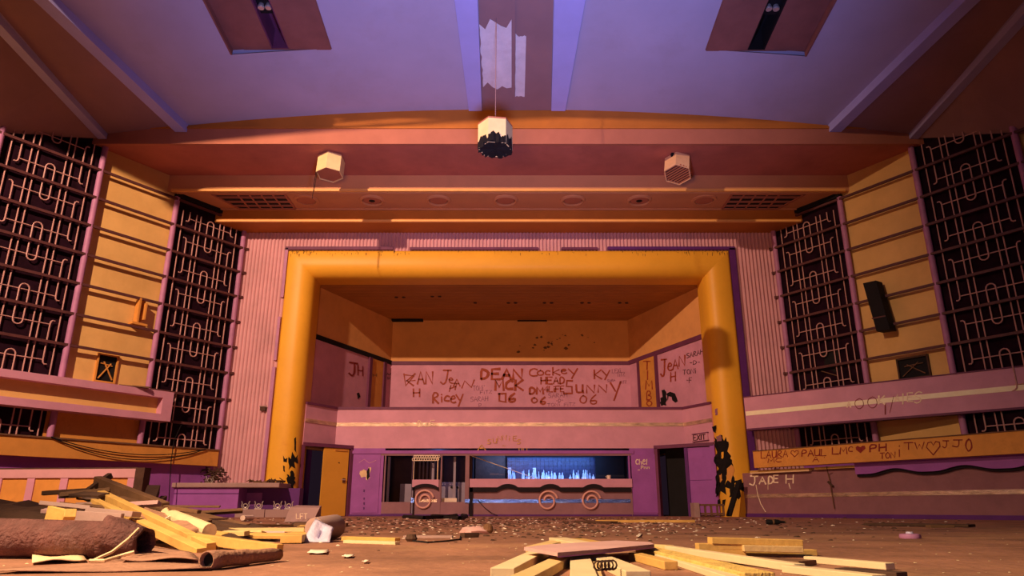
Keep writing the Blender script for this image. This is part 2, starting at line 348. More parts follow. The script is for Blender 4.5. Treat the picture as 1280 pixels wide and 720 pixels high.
# lighting openings in the ceiling
for k, (a, b) in enumerate(HX):
    sgn = ('left', 'right')[k]; cx = (a + b) / 2 + (-.02 if k == 0 else .0); z = zv(cx)
    t = thing('ceiling_light_trough', '%s brown lighting opening in the blue ceiling, with a dark slot' % sgn, 'light trough', (cx, 12, z))
    z = zv(cx)
    def sb(mb, x0, x1, y0, y1, z0, z1):      # box following the slope of the ceiling
        return mb.hexa([(x, y, zz + sl(y)) for zz in (z0, z1) for x, y in ((x0, y0), (x1, y0), (x1, y1), (x0, y1))])
    sb(sb(MB(), a, cx - .2, HB, HY, z + .05, z + .10), cx + .2, b, HB, HY, z + .05, z + .10).build('board', 'hatch', t)
    mb = MB(); sb(mb, a - .02, a + .02, HB, HY, zv(a) - .01, z + .14); sb(mb, b - .02, b + .02, HB, HY, zv(b) - .01, z + .14); sb(mb, a, b, HY - .02, HY + .02, max(zv(a), zv(b)) - .02, z + .14); mb.build('frame', 'hatch', t)
    mb = MB(); sb(mb, cx - .2, cx - .17, HB, HY, z + .06, z + .6); sb(mb, cx + .17, cx + .2, HB, HY, z + .06, z + .6); sb(mb, cx - .2, cx + .2, HB, HY, z + .58, z + .62); sb(mb, cx - .2, cx + .2, HY - .04, HY, z + .06, z + .6); mb.build('slot', 'black' if k else 'plum', t)
    mb = MB(); sb(mb, cx - .19, cx + .19, 12.45, 12.95, z + .2, z + .36); f_ = mb.build('light_fitting', 'black', t)
    for q in (-.08, .08): MB().lathe([(.065, 0), (.075, .03), (.05, .14)], (cx + q, 12.7, z + .10 + sl(12.7)), 14).build('spot_lens', 'chrome', f_)

# ------------------------------------------------------------------ things hung from the canopy
rank = ['first', 'second', 'third', 'middle', 'third from the right', 'second from the right', 'last']
for k, px in enumerate((383, 465, 548, 632, 716, 799, 880)):
    p = fl(px, 250, 8.68); o = (p.x, 18.56, 8.68)
    lab = ['faint round plate at the far left of the row of ceiling roundels', 'round ceiling plate with a dark centre hole, on the left half of the soffit', 'plain round ceiling plate between the left holed plate and the centre one', 'plain round ceiling plate at the centre of the soffit row', 'plain round ceiling plate just right of the centre one', 'round ceiling plate with a dark centre hole, on the right half of the soffit', 'faint round plate at the far right of the row of ceiling roundels'][k]
    t = thing('ceiling_roundel', lab, 'ceiling roundel', o, 'roundels along the soffit')
    thin = k in (0, 6)
    MB().lathe([(.36, 0), (.355, -.03), (.30, -.06 if not thin else -.03), (.27, -.035), (.27, 0)], o, 28).build('rim', 'tan', t, smooth=True)
    MB().lathe([(.26, 0), (.25, -.025), (.1, -.03)], o, 24).build('plate', 'salmon', t, smooth=True)
    if k in (1, 5): MB().lathe([(.09, -.02), (.09, -.036), (.02, -.034)], o, 14).build('hole', 'black', t)
for sg in (-1, 1):
    t = thing('air_vent', '%s fretwork air vent in the soffit beside the %s lattice' % (('left', 'left') if sg < 0 else ('right', 'right')), 'vent', (sg*7.3, 18.7, 8.68), 'soffit air vents')
    q = [(sg*6.3, 18.14), (sg*8.35, 18.14), (sg*7.95, 19.14), (sg*6.3, 19.14)]
    MB().prism([(x, y, 8.672) for x, y in q], (0, 0, .006)).build('backing', 'black', t)
    mb = MB()
    for a, b in zip(q, q[1:] + q[:1]): mb.beam((*a, 8.66), (*b, 8.66), .06, .03)
    mb.build('frame', 'salmon', t)
    mb = MB(); xr = lambda y: 8.35 - .4 * (y - 18.14)
    for y in (18.30, 18.38, 18.60, 18.68, 18.88, 18.96):
        mb.beam((sg*6.32, y, 8.66), (sg*xr(y), y, 8.66), .02, .022)
    for x in (6.65, 6.98, 7.31, 7.64): mb.beam((sg*x, 18.16, 8.66), (sg*(x + (.0 if x < 7 else .0)), 19.12, 8.66), .04, .024)
    mb.build('fretwork', 'salmon', t)

def lantern(loc, r, h, label, m, kind, rot, tilt=(0, 0)):
    x, y, z = loc                         # z: bottom plane
    t = thing('hexagonal_lantern', label, 'lantern', (x, y, z), 'hexagonal ceiling lanterns')
    tm = Matrix.Rotation(tilt[0], 4, 'X') @ Matrix.Rotation(tilt[1], 4, 'Y')
    def T(mb):
        mb.v = [tuple(tm @ (Vector(v) - Vector(loc)) + Vector(loc)) for v in mb.v]; return mb
    hx = [(r * math.cos(rot + k*math.pi/3), r * math.sin(rot + k*math.pi/3)) for k in range(6)]
    mb = MB(); n = 6
    vs = [(x + a, y + b, z) for a, b in hx] + [(x + a, y + b, z + h) for a, b in hx] + [(x + a*.94, y + b*.94, z + .0) for a, b in hx] + [(x + a*.94, y + b*.94, z + h - .02) for a, b in hx]
    fs = []
    for k in range(6):
        j = (k + 1) % 6; fs += [(k, j, 6 + j, 6 + k), (12 + k, 18 + k, 18 + j, 12 + j), (k, 12 + k, 12 + j, j)]
    fs += [(6, 7, 8, 9, 10, 11), (23, 22, 21, 20, 19, 18)]
    T(mb.add(vs, fs)).build('body', m, t)
    T(MB().prism([(x + a*1.0, y + b*1.0, z + h) for a, b in hx], (0, 0, .035))).build('cap', 'salmon', t)
    if kind == 'plain':
        T(MB().prism([(x + a*.94, y + b*.94, z + .03) for a, b in hx], (0, 0, .02))).build('base_panel', 'salmon', t)
    if kind == 'grille':
        T(MB().prism([(x + a*.94, y + b*.94, z + .06) for a, b in hx], (0, 0, .02))).build('base_panel', 'black', t)
        mb = MB()
        for i in range(-4, 5):
            c = i * r * .19; l = min(math.sqrt(max(.01, r*r*.86 - c*c)), r * .92)
            a = rot; u = Vector((math.cos(a), math.sin(a), 0)); v_ = Vector((-math.sin(a), math.cos(a), 0)); o = Vector((x, y, z + .03))
            mb.beam(o + v_*c - u*l, o + v_*c + u*l, .03, .03)
        T(mb).build('grille', 'salmon', t)
    if kind == 'broken':
        g = random.Random(5); rim = []
        for k in range(42):
            a = 2*math.pi*k/42; rim.append((a, r * (.98 + g.uniform(-.10, .06))))
        mb = MB(); vs = [(x + q*math.cos(a), y + q*math.sin(a), z - .015 + g.uniform(-.03, .04)) for a, q in rim] + [(x + q*.96*math.cos(a), y + q*.96*math.sin(a), z + .10 + g.uniform(0, .15)) for a, q in rim] + [(x, y, z + .02)]
        n = 42; fs = [(k, (k+1) % n, n + (k+1) % n, n + k) for k in range(n)] + [(k, (k+1) % n, 2*n) for k in range(n)]
        T(mb.add(vs, fs)).build('burnt_base', 'char', t)
        # charring creeping up the front faces
        mb = MB()
        for k in (3, 4, 5):
            a0, b0 = hx[k]; a1, b1 = hx[(k+1) % 6]; m_ = 12; P = []
            for i in range(m_ + 1):
                f = i / m_; hh = h * (.10 + .24 * abs(math.sin(f*2.2 + k)) + g.uniform(-.08, .12)) if k != 3 else h * g.uniform(.02, .10)
                P.append((Vector((x + (a0 + (a1-a0)*f)*1.012, y + (b0 + (b1-b0)*f)*1.012, z)), max(.02, hh)))
            for (p, ha), (q, hb) in zip(P, P[1:]): mb.add([p, q, q + Vector((0, 0, hb)), p + Vector((0, 0, ha))], [(0, 1, 2, 3)])
        T(mb).build('scorch_mark', 'char', t)
    return t
pl = fl(412, 219, 8.58); t = lantern((pl.x, pl.y, 8.58), .36, .50, 'cream hexagonal lantern with dangling wires, left of centre on the wide soffit', 'lamp_cream', 'plain', math.radians(-32), (math.radians(-8), 0))
MB().box(pl.x - .15, pl.x + .15, pl.y - .15, pl.y + .15, 9.1, 9.18).build('mount', 'black', t)
for a, b in ((-.33, 7.85), (-.30, 8.05)):
    MB().tube([(pl.x + a, pl.y - .12, 8.62), (pl.x + a - .01, pl.y - .14, 8.35), (pl.x + a - .03, pl.y - .13, b)], .008, 5).build('wire', 'black', t)
pr = fl(847, 220, 8.55); t = lantern((pr.x, pr.y, 8.58), .37, .50, 'tilted peach hexagonal lantern with a slatted base, right of centre on the wide soffit', 'lamp_peach', 'grille', math.radians(-48), (math.radians(-20), math.radians(10)))
MB().box(pr.x - .15, pr.x + .15, pr.y - .12, pr.y + .2, 9.06, 9.18).build('mount', 'black', t)
pc = at(619, 186, 13.0); t = lantern((pc.x, 13.0, 7.28), .36, .55, 'cream hexagonal lantern with a burnt black base hanging below the centre of the ceiling', 'lamp_cream', 'broken', math.radians(-52))
MB().tube([(pc.x, 13.0, 7.8), (pc.x, 13.0, 10.56)], .008, 6).build('stem', 'ceil_brown', t)

# ------------------------------------------------------------------ side walls: lattice panels, posts, rails
RAILZ = [8.49 - .762 * i for i in range(10)]
def lattice(fr, s0, s1, z0, z1, label):
    c = fr.P((s0 + s1)/2, .05, z0); t = thing('lattice_panel', label, 'lattice panel', c, 'wrought lattice wall panels')
    wd = s1 - s0; S = lambda f: s0 + wd * f
    MB().fbox(fr, s0, s1, .0, .03, z0, z1).build('backing', 'dark_panel', t)
    for s_ in (s0, s1): MB().tube([fr.P(s_, .12, z0), fr.P(s_, .12, z1 - .05)], .075, 10).build('post', 'post', t, smooth=True)
    ztop = z1 - .35
    for f in (.11, .30, .36, .64, .70, .89): MB().tube([fr.P(S(f), .09, z0), fr.P(S(f), .09, ztop)], .016, 6).build('rod', 'rod', t)
    h = .762
    cen = [RAILZ[1] - 2*h*i for i in range(-1, 5)]
    for zc in cen:
        A, B = zc + .45*h, zc - .45*h
        for zz in (A, B):
            if z0 + .1 < zz < ztop: MB().tube([fr.P(S(.2), .10, zz), fr.P(S(.8), .10, zz)], .014, 6).build('crossbar', 'rod', t)
        lo, hi = zc - .62*h, zc + .62*h; a, b = S(.455), S(.545); r = (b - a) / 2
        if z0 + .3 < hi and lo < ztop - .3:
            lo2, hi2 = max(lo, z0 + .02), min(hi, ztop)
            pts = []
            if lo2 > lo: pts.append(fr.P(b, .115, lo2))
            else: pts += [fr.P((a+b)/2 + r*math.cos(q), .115, lo + r + r*math.sin(q)) for q in [math.radians(180 + 30*i) for i in range(7)]]
            if hi2 < hi: pts += [fr.P(b, .115, hi2), fr.P(a, .115, hi2)]
            else: pts += [fr.P((a+b)/2 + r*math.cos(q), .115, hi - r + r*math.sin(q)) for q in [math.radians(30*i) for i in range(7)]]
            if lo2 > lo: pts.append(fr.P(a, .115, lo2))
            MB().tube(pts, .017, 6, closed=(lo2 == lo)).build('loop', 'rod', t)
        # scroll uprights between this lower bar and the next upper bar
        zb, za = B, zc - 2*h + .45*h
        hi2, lo2 = zb, za
        if zb > z0 + .15:
            for sg, f in ((-1, .2), (1, .8)):
                s_ = S(f); e = .075; pts = []
                if hi2 < ztop: pts += [fr.P(s_ + sg*e*1.25, .105, hi2 + e*1.25), fr.P(s_ + sg*e*.6, .105, hi2 + e*1.3), fr.P(s_ + sg*e*.15, .105, hi2 + e*.9)]
                pts += [fr.P(s_, .105, min(hi2, ztop)), fr.P(s_, .105, max(lo2, z0))]
                if lo2 > z0 + .1: pts += [fr.P(s_ + sg*e*.15, .105, lo2 - e*.9), fr.P(s_ + sg*e*.6, .105, lo2 - e*1.3), fr.P(s_ + sg*e*1.25, .105, lo2 - e*1.25)]
                MB().tube(pts, .017, 6).build('scroll', 'rod', t)
    return t
for sd, fr, nm in ((-1, FL, 'left'), (1, FR, 'right')):
    lattice(fr, -.06, 2.17, 1.75, 8.62, 'tall dark lattice panel on the %s wall beside the pink ribbed wall' % nm)
    lattice(fr, 4.28, 6.55, 1.75, 9.5, 'tall dark lattice panel at the outer %s edge of the photo' % nm)
    struct(MB().fbox(fr, -.05, 2.2, .0, .2, 8.55, 8.72).build('trim_%d' % n_, 'black')); n_ += 1
    onames = ['topmost', 'second', 'third', 'fourth', 'fifth', 'sixth', 'seventh', 'eighth', 'lowest']
    for i in range(9):
        z = RAILZ[i]; e = 6.9 if i < 7 else 2.3
        o = MB().fbox(fr, -.2, e, .135, .19, z - .032, z + .032)
        o.lathe([(.05, 0), (.05, .08)], fr.P(-.2, .125, z), 8, ax=fr.n)
        o.fbox(fr, 2.14, 2.2, .03, .14, z - .03, z + .03)
        if i < 7: o.fbox(fr, 4.25, 4.31, .03, .14, z - .03, z + .03)
        tag(o.build('wall_rail', 'rail'), '%s of the nine dark horizontal rails across the %s wall' % (onames[i], nm), 'rail', 'dark rails across the %s wall' % nm)

lp = [o for o in C.objects if o.get('label', '').startswith('tall dark lattice panel on the right')][0]
MB().add([FR.hit(x, y, .034) for x, y in ((1027, 441), (1034, 437), (1049, 436), (1047, 447), (1053, 460), (1044, 466), (1036, 461), (1029, 463), (1031, 450))], [tuple(range(9))]).build('broken_hole', 'black', lp)
MB().beam(FR.hit(1028, 464, .04), FR.hit(1048, 470, .05), .10, .02).build('hanging_splinter', 'wood_brown', lp)
t = thing('wall_socket', 'small dark socket box on the left pink ribbed wall beside the arch', 'socket', at(329, 511, 20.02))
p = at(329, 511, 20.02); MB().box(p.x - .08, p.x + .08, 19.98, 20.08, p.z - .05, p.z + .05).build('box', 'wood_dark', t); MB().tube([(p.x - .1, 20.0, p.z + .07), (p.x + .1, 20.0, p.z + .07)], .018, 6).build('pipe', 'grey', t)
# small openings in the yellow walls
def opening(fr, x0, y0, x1, y1, label, broken):
    a, za = fr.px(x0, y1); b, zb = fr.px(x1, y0); s0, s1 = min(a, b), max(a, b); z0, z1 = za, zb
    t = thing('wall_opening', label, 'opening', fr.P((s0+s1)/2, 0, z0))
    MB().fbox(fr, s0, s1, .004, .012, z0, z1).build('back', 'black', t)
    mb = MB(); 
    mb.fbox(fr, s0 - .04, s0, 0, .06, z0, z1 + .04).fbox(fr, s1, s1 + .04, 0, .06, z0, z1 + .04).fbox(fr, s0 - .04, s1 + .04, 0, .06, z1, z1 + .04).fbox(fr, s0 - .04, s1 + .04, 0, .06, z0 - .04, z0)
    mb.build('frame', 'ochre' if broken else 'wood_dark', t)
    m2 = MB(); w_ = s1 - s0; h = z1 - z0
    m2.beam(fr.P(s0 + .1*w_, .03, z0 + .05), fr.P(s0 + .7*w_, .04, z0 + .75*h), .04, .02).beam(fr.P(s1 - .12*w_, .03, z0 + .05), fr.P(s0 + .3*w_, .03, z0 + .7*h), .05, .02)
    m2.beam(fr.P(s0 + .2*w_, .03, z0 + .62*h), fr.P(s1 - .15*w_, .03, z0 + .68*h), .03, .02)
    m2.build('splintered_wood', 'ochre' if broken else 'wood_brown', t)
    return t
opening(FL, 118, 447, 146, 475, 'small square broken hatch low on the left yellow wall above the lilac box front', True)
opening(FR, 1127, 445, 1159, 474, 'small dark square hatch low on the right yellow wall above the lilac balcony front', False)
# black speaker box on the right wall, bracket on the left
a, z1 = FR.px(1082, 359, .3); b, z0 = FR.px(1104, 419, .3)
t = thing('wall_speaker', 'tall black speaker box on the right yellow wall', 'speaker', FR.P(2.75, 0, 4.5))
mb = MB(); lean = .16
mb.hexa([FR.P(2.62 + lean, .12, 4.52), FR.P(2.62 + lean, .42, 4.52), FR.P(2.98 + lean, .42, 4.5), FR.P(2.98 + lean, .12, 4.5), FR.P(2.62, .12, 5.86), FR.P(2.62, .42, 5.86), FR.P(2.98, .42, 5.84), FR.P(2.98, .12, 5.84)]).build('cabinet', 'black', t, bevel=.015)
MB().fbox(FR, 2.62, 2.98, .0, .14, 5.0, 5.5).build('bracket', 'wood_dark', t)
MB().hexa([FR.P(2.72, .40, 4.86), FR.P(2.72, .432, 4.86), FR.P(3.08, .432, 4.85), FR.P(3.08, .40, 4.85), FR.P(2.72, .40, 4.89), FR.P(2.72, .432, 4.89), FR.P(3.08, .432, 4.88), FR.P(3.08, .40, 4.88)]).build('trim_strip', 'rail', t)
t = thing('wall_bracket', 'empty yellow metal bracket between rails on the left yellow wall', 'bracket', FL.P(2.62, .1, 4.7))
MB().fbox(FL, 2.74, 2.79, .02, .2, 4.8, 5.45).build('plate', 'ochre', t)
MB().fbox(FL, 2.58, 2.62, .02, .22, 4.9, 5.35).build('plate', 'ochre', t)
MB().fbox(FL, 2.5, 2.9, .02, .22, 4.74, 4.80).fbox(FL, 2.58, 2.79, .02, .1, 5.38, 5.44).build('arm', 'ochre', t)

# left balcony box front
d = .45
sE, zt = FL.px(218, 490, d); _, zt2 = FL.px(64, 470, d); _, zb = FL.px(212, 527, d); zt = (zt + zt2) / 2
t = thing('balcony_box', 'lilac framed box front with a yellow recess on the left wall', 'balcony box', FL.P(sE + 2, .2, zb))
e = 7.5
mb = MB(); fw = .17
mb.fbox(FL, sE, e, .03, d, zt - fw, zt).fbox(FL, sE, e, .03, d, zb, zb + fw).fbox(FL, sE, sE + .28, .03, d, zb + fw, zt - fw).fbox(FL, e - .2, e, .03, d, zb + fw, zt - fw)
mb.build('frame', 'lilac', t)
MB().fbox(FL, sE + .28, e - .2, .03, .22, zb + fw, zt - fw).build('recess_panel', 'yellow', t)
tag(MB().beam(FL.P(sE + 1.35, d - .2, zt + .03), FL.P(sE + .75, d + .08, zt + .01), .14, .02).beam(FL.P(sE + 1.0, d - .2, zt + .055), FL.P(sE + .72, d + .1, zt + .03), .1, .018).build('splintered_board', 'wood_brown'), 'splintered board end poking over the top edge of the left lilac box front', 'board')
# left lower ochre beam
d = .22
s0, z1 = FL.px(274, 562, d); _, z0 = FL.px(274, 583, d)
o = MB().fbox(FL, s0, 7.5, .03, d, z0, z1 - .02).build('lower_beam', 'ochre'); tag(o, 'long ochre boxed beam with hanging cables low on the left wall', 'beam')
MB().fbox(FL, s0, 7.5, .03, d + .03, z1 - .035, z1).build('capping', 'wood_brown', o)
struct(MB().fbox(FL, 2.1, 4.4, 0, .035, z1, 2.42).build('trim_%d' % n_, 'ochre')); n_ += 1
def cable(pts, r, label, m='black', nm='cable'):
    return tag(MB().tube(pts, r, 5).build(nm, m), label, 'cable')
sg = []
P0, P1 = FL.P(*[FL.px(64, 546, .27)[0], .264, FL.px(64, 546, .27)[1]]), FL.P(.4, .264, z1 - .02)
for k, (dp, lab) in enumerate(((.62, 'black cable sagging deepest across the ochre beam on the left'), (.42, 'thinner black cable sagging across the ochre beam on the left'))):
    pts = [P0.lerp(P1, i/14) + Vector((0, 0, -dp * 4 * (i/14) * (1 - i/14) * (.62 if i < 7 else .62))) for i in range(15)]
    cable(pts, .012, lab)
cable([FL.P(1.35, .5, 2.3), FL.P(1.37, .3, 1.9), FL.P(1.36, .28, 1.4), FL.P(1.3, .3, .6), FL.P(1.28, .35, .02)], .012, 'black cable hanging straight down past the ochre beam beside the purple counter')

# framed partition at far left, purple wall behind it
PT = line((-10.6, 14.9), (-7.75, 14.6), (0, 0))
aE, zT = PT.px(173, 586); t = thing('panelled_partition', 'low pink framed partition with yellow panels at the far left', 'partition', PT.P(aE - 1.4, 0, 0))
a0 = aE - 3.4; zT = .98
for q in range(5):
    s_ = aE - .06 - q * .72; MB().fbox(PT, s_ - .10, s_ + .06, -.06, .05, 0, zT - .02).build('stile', 'lilac', t)
MB().fbox(PT, a0, aE, -.07, .06, zT - .17, zT).build('top_rail', 'pink', t)
MB().fbox(PT, a0, aE, -.08, .03, zT, zT + .03).build('capping', 'wood_dark', t)
for q in range(4):
    s_ = aE - .06 - q * .72; MB().fbox(PT, s_ - .66, s_ - .10, -.03, .02, .02, zT - .17).build('panel', 'ochre', t)
tag(MB().fbox(PT, aE + .01, aE + .20, -.12, .1, 0, 1.0).build('dark_post', 'wood_dark'), 'dark timber post at the right end of the pink framed partition', 'post')

# ------------------------------------------------------------------ counter against the left end of the proscenium
CY = 19.15
def cx(px, y): return (at(px, 620, y)).x
t = thing('purple_counter', 'purple counter with a pale worn ledge, left of the stage opening', 'counter', (-7.5, 19.4, 0))
MB().box(cx(206, CY), cx(349, CY), CY - .08, 20.1, .74, .86).build('ledge', 'grey', t, bevel=.02)
MB().box(cx(190, CY), cx(298, CY), CY, 20.1, .05, .74).build('front_panel', 'purple', t)
MB().box(cx(190, CY), cx(298, CY), CY - .012, CY, .585, .60).box(cx(190, CY), cx(298, CY), CY - .004, CY, .0, .08).build('groove', 'deep_purple', t)
MB().box(cx(298, CY), cx(366, CY), 19.75, 20.1, .0, .74).build('recess_panel', 'deep_purple', t)
MB().box(cx(298, CY), cx(318, CY), 19.74, 19.752, .3, .62).build('recess_patch', 'purple', t)
# chrome seat clips on ledge and behind
def clip(x, y, z, label):
    t = thing('chrome_clip', label, 'clip', (x, y, z), 'chrome clips of the purple counter')
    MB().box(x - .09, x + .09, y - .05, y + .05, z, z + .025).build('base_plate', 'chrome', t)
    for sg in (-1, 1):
        MB().tube([(x + sg*.06, y, z + .02), (x + sg*.10, y, z + .08), (x + sg*.085, y, z + .15), (x + sg*.11, y, z + .2)], .014, 6).build('prong', 'chrome', t)
    MB().tube([(x + .055*math.cos(q), y, z + .09 + .045*math.sin(q)) for q in [math.radians(30*i) for i in range(12)]], .014, 6, closed=True).build('ring', 'chrome', t)
for px, lab in ((225.5, 'chrome clip at the left end of the counter ledge'), (235, 'second chrome clip from the left on the counter ledge'), (259.5, 'rightmost chrome clip standing on the counter ledge, near the pink ribs')):
    clip(cx(px, 19.75), 19.75, .86, lab)
for px, lab in ((308, 'first chrome clip on the low block below the ledge'), (324.5, 'second chrome clip on the low block below the ledge'), (348, 'third chrome clip on the low block, under a small lilac patch'), (362, 'last chrome clip on the low block, behind the tipped grey box')):
    clip(cx(px, 19.3), 19.3, .20, lab)
tag(MB().box(cx(298, CY), cx(334, CY), 19.05, 19.5, 0, .2).box(cx(334, CY), cx(370, CY), 19.09, 19.5, 0, .195).build('low_block', 'grey'), 'long low grey block on the floor under the counter ledge', 'block')
def ragged_heap(name, x0, x1, y0, y1, z, n, h, m, label, cat):
    g = random.Random(len(label) + n); mb = MB()
    for i in range(n):
        p = Vector((g.uniform(x0, x1), g.uniform(y0, y1), z + g.uniform(.01, h*.5))); a = g.uniform(0, 6.3); q = Vector((math.cos(a), math.sin(a)*.6, g.uniform(-.2, .5))) * g.uniform(.08, .2)
        q.z = max(q.z, z - p.z + .01)
        mb.beam(p, p + q, g.uniform(.02, .06), .014, g.uniform(0, 3))
    return tag(mb.build(name, m), label, cat)
o = ragged_heap('wood_splinters', cx(302, CY), cx(330, CY), 19.3, 19.7, .86, 26, .1, 'wood_brown', 'brown splinters heaped on the counter ledge against the ribbed wall', 'splinters'); o['kind'] = 'stuff'
o = ragged_heap('plaster_crumbs', cx(330, CY), cx(348, CY), 19.3, 19.6, .86, 18, .12, 'wood_dark', 'dark crumbs at the right end of the counter ledge by the yellow column', 'crumbs'); o['kind'] = 'stuff'
o = ragged_heap('torn_padding', cx(205, CY), cx(262, CY), 19.7, 19.95, .86, 150, .75, 'wood_dark', 'torn brown padding heaped on the ledge behind the chrome clips', 'padding'); o['kind'] = 'stuff'

# damage on the arch columns
def arch_y(a): # front surface y for distance a from the opening edge
    if a >= .42: return 20.0
    s_ = min(1, max(0, (.42 - a) / .42)); return 20.0 + .45 * (1 - math.sqrt(1 - s_*s_))
def blob(side, pts_px, name, m, seed, off=.008, step=7, jit=2.0):
    # outline in photo pixels, laid onto the rounded column surface
    g = random.Random(seed); out = []
    n = len(pts_px)
    for i in range(n):
        (x0, y0), (x1, y1) = pts_px[i], pts_px[(i+1) % n]; L_ = math.hypot(x1-x0, y1-y0); k = max(1, int(L_/step))
        for j in range(k): out.append((x0 + (x1-x0)*j/k + g.uniform(-jit, jit), y0 + (y1-y0)*j/k + g.uniform(-jit, jit)))
    def lay(px, py):
        y = 20.0
        for _ in range(6):
            p = at(px, py, y); a = side * p.x - XI; y = arch_y(max(.005, a)) - off
        p = at(px, py, y); return p
    cxp = sum(p[0] for p in out) / len(out); cyp = sum(p[1] for p in out) / len(out)
    # fan in rings so the patch follows the curve
    rings = [1, .75, .5, .25]; vs = []; m_ = len(out)
    for r_ in rings: vs += [lay(cxp + (x-cxp)*r_, cyp + (y-cyp)*r_) for x, y in out]
    vs.append(lay(cxp, cyp)); fs = []
    for q in range(3): fs += [(q*m_ + i, q*m_ + (i+1) % m_, (q+1)*m_ + (i+1) % m_, (q+1)*m_ + i) for i in range(m_)]
    fs += [(3*m_ + i, 3*m_ + (i+1) % m_, 4*m_) for i in range(m_)]
    return MB().add(vs, fs).build(name, m, arch)
blob(-1, [(359, 592), (362, 596), (364, 588), (368, 592), (369, 603), (366, 613), (363, 606), (361, 611), (358, 601)], 'torn_hole', 'char', 1, jit=1.0, step=2.5)
blob(-1, [(360, 570), (363, 574), (365, 565), (369, 571), (372, 568), (373, 579), (368, 577), (369, 586), (364, 582), (361, 586)], 'torn_hole', 'char', 2, jit=1.0, step=2.5)
blob(-1, [(354, 569), (356, 575), (360, 572), (358, 578), (354, 577)], 'torn_hole', 'char', 3, jit=.5, step=3)
blob(-1, [(354, 582), (356, 583), (356, 590), (354, 589)], 'torn_hole', 'char', 4, jit=.4, step=3)
blob(-1, [(368, 548), (370, 546), (370, 566), (368, 562)], 'torn_hole', 'char', 14, jit=.3, step=3)
blob(1, [(892, 545), (897, 550), (900, 543), (905, 551), (909, 547), (911, 566), (916, 577), (914, 600), (908, 594), (905, 606), (909, 618), (901, 614), (896, 621), (895, 600), (898, 585), (893, 578), (896, 562)], 'torn_hole', 'char', 5, jit=1.7, step=3)
blob(1, [(912, 596), (917, 592), (919, 600), (926, 599), (929, 606), (931, 602), (931, 616), (926, 613), (924, 624), (918, 617), (913, 622), (911, 611), (906, 608)], 'torn_hole', 'char', 6, jit=1.6, step=3)
blob(1, [(901, 566), (904, 565), (904, 573), (902, 574)], 'torn_paint_flap', 'arch', 15, .02, jit=.6, step=2)
blob(1, [(899, 594), (902, 592), (903, 600), (900, 603)], 'torn_paint_flap', 'ochre', 16, .02, jit=.6, step=2)
blob(1, [(918, 604), (922, 602), (923, 609), (919, 612)], 'torn_paint_flap', 'arch', 17, .02, jit=.6, step=2)
blob(1, [(890, 534), (895, 532), (895, 541), (892, 540)], 'torn_hole', 'char', 7, jit=.6, step=3)
blob(1, [(909, 585), (915, 581), (918, 588), (914, 603), (909, 600)], 'torn_paint_flap', 'ochre', 8, .02, jit=.8, step=3)
blob(1, [(895, 546), (901, 543), (902, 551), (896, 552)], 'torn_paint_flap', 'rust_mauve', 9, .02, jit=.6, step=3)
blob(1, [(897, 625), (900, 624), (900, 632), (897, 632)], 'torn_hole', 'char', 10, jit=.4, step=3)
blob(1, [(903, 625), (907, 624), (906, 632), (903, 632)], 'torn_hole', 'char', 11, jit=.4, step=3)
blob(1, [(894, 511), (897, 510), (897, 519), (894, 519)], 'torn_hole', 'graf_thin', 13, jit=.5, step=2)
# thin grime runs under the top edge of the header
mb = MB(); g = random.Random(8)
for i in range(120):
    x = g.choice([g.uniform(-6.6, -5.9), g.uniform(-6.5, -3), g.uniform(3.5, 6.6), g.uniform(5.8, 6.65), g.uniform(-6, 6)]); z = 7.67 - g.uniform(0, .12); l = g.uniform(.02, .10); ww = g.uniform(.005, .018)
    mb.add([(x, 19.996, z), (x + ww, 19.996, z), (x + ww*.7, 19.996, z - l), (x + ww*.2, 19.996, z - l)], [(0, 1, 2, 3)])
mb.build('grime', 'wood_dark', arch)['kind'] = 'stuff'

# ------------------------------------------------------------------ stage recess
mb = MB(); y = 20.9; k = 0
while y < 25.5:
    mb.box(-6.4, 6.4, y, y + .095, 6.90 + (.004 if k % 3 else 0), 6.96); y += .105; k += 1
mb.box(-6.4, 6.4, 20.9, 25.6, 6.95, 7.0)
struct(mb.build('ceiling_stage', 'stage_ceil'))
backw = struct(MB().box(-5.0, 5.0, YK, YK + .15, 2.0, 7.0).build('wall_back', 'stage_yellow'))
lw = struct(MB().fbox(SL, -.1, 4.75, -.15, 0, 1.9, 7.0).build('wall_stage_left', 'stage_yellow'))
rw = struct(MB().fbox(SR, -.1, 4.75, -.15, 0, 1.9, 7.0).build('wall_stage_right', 'stage_yellow'))
MB().box(-4.4, 4.45, YK - .02, YK, 2.0, 5.24).build('lilac_paint', 'lilac_wall', backw)
MB().fbox(SL, 0, 4.72, 0, .02, 2.0, 5.22).build('lilac_paint', 'lilac_wall', lw)
MB().fbox(SR, 0, 4.72, 0, .02, 2.0, 5.22).build('lilac_paint', 'lilac_wall', rw)
struct(MB().box(-4.4, 4.45, YK - .06, YK, 5.22, 5.35).build('trim_%d' % n_, 'plum')); n_ += 1
struct(MB().fbox(SL, 0, 4.74, 0, .06, 5.22, 5.37).build('trim_%d' % n_, 'black')); n_ += 1
struct(MB().fbox(SR, 0, 4.74, 0, .06, 5.22, 5.37).build('trim_%d' % n_, 'plum')); n_ += 1
struct(MB().box(-4.35, -3.2, YK - .25, YK, 6.84, 6.91).box(.3, 1.4, YK-.06, YK, 6.86, 6.91).build('trim_%d' % n_, 'black')); n_ += 1
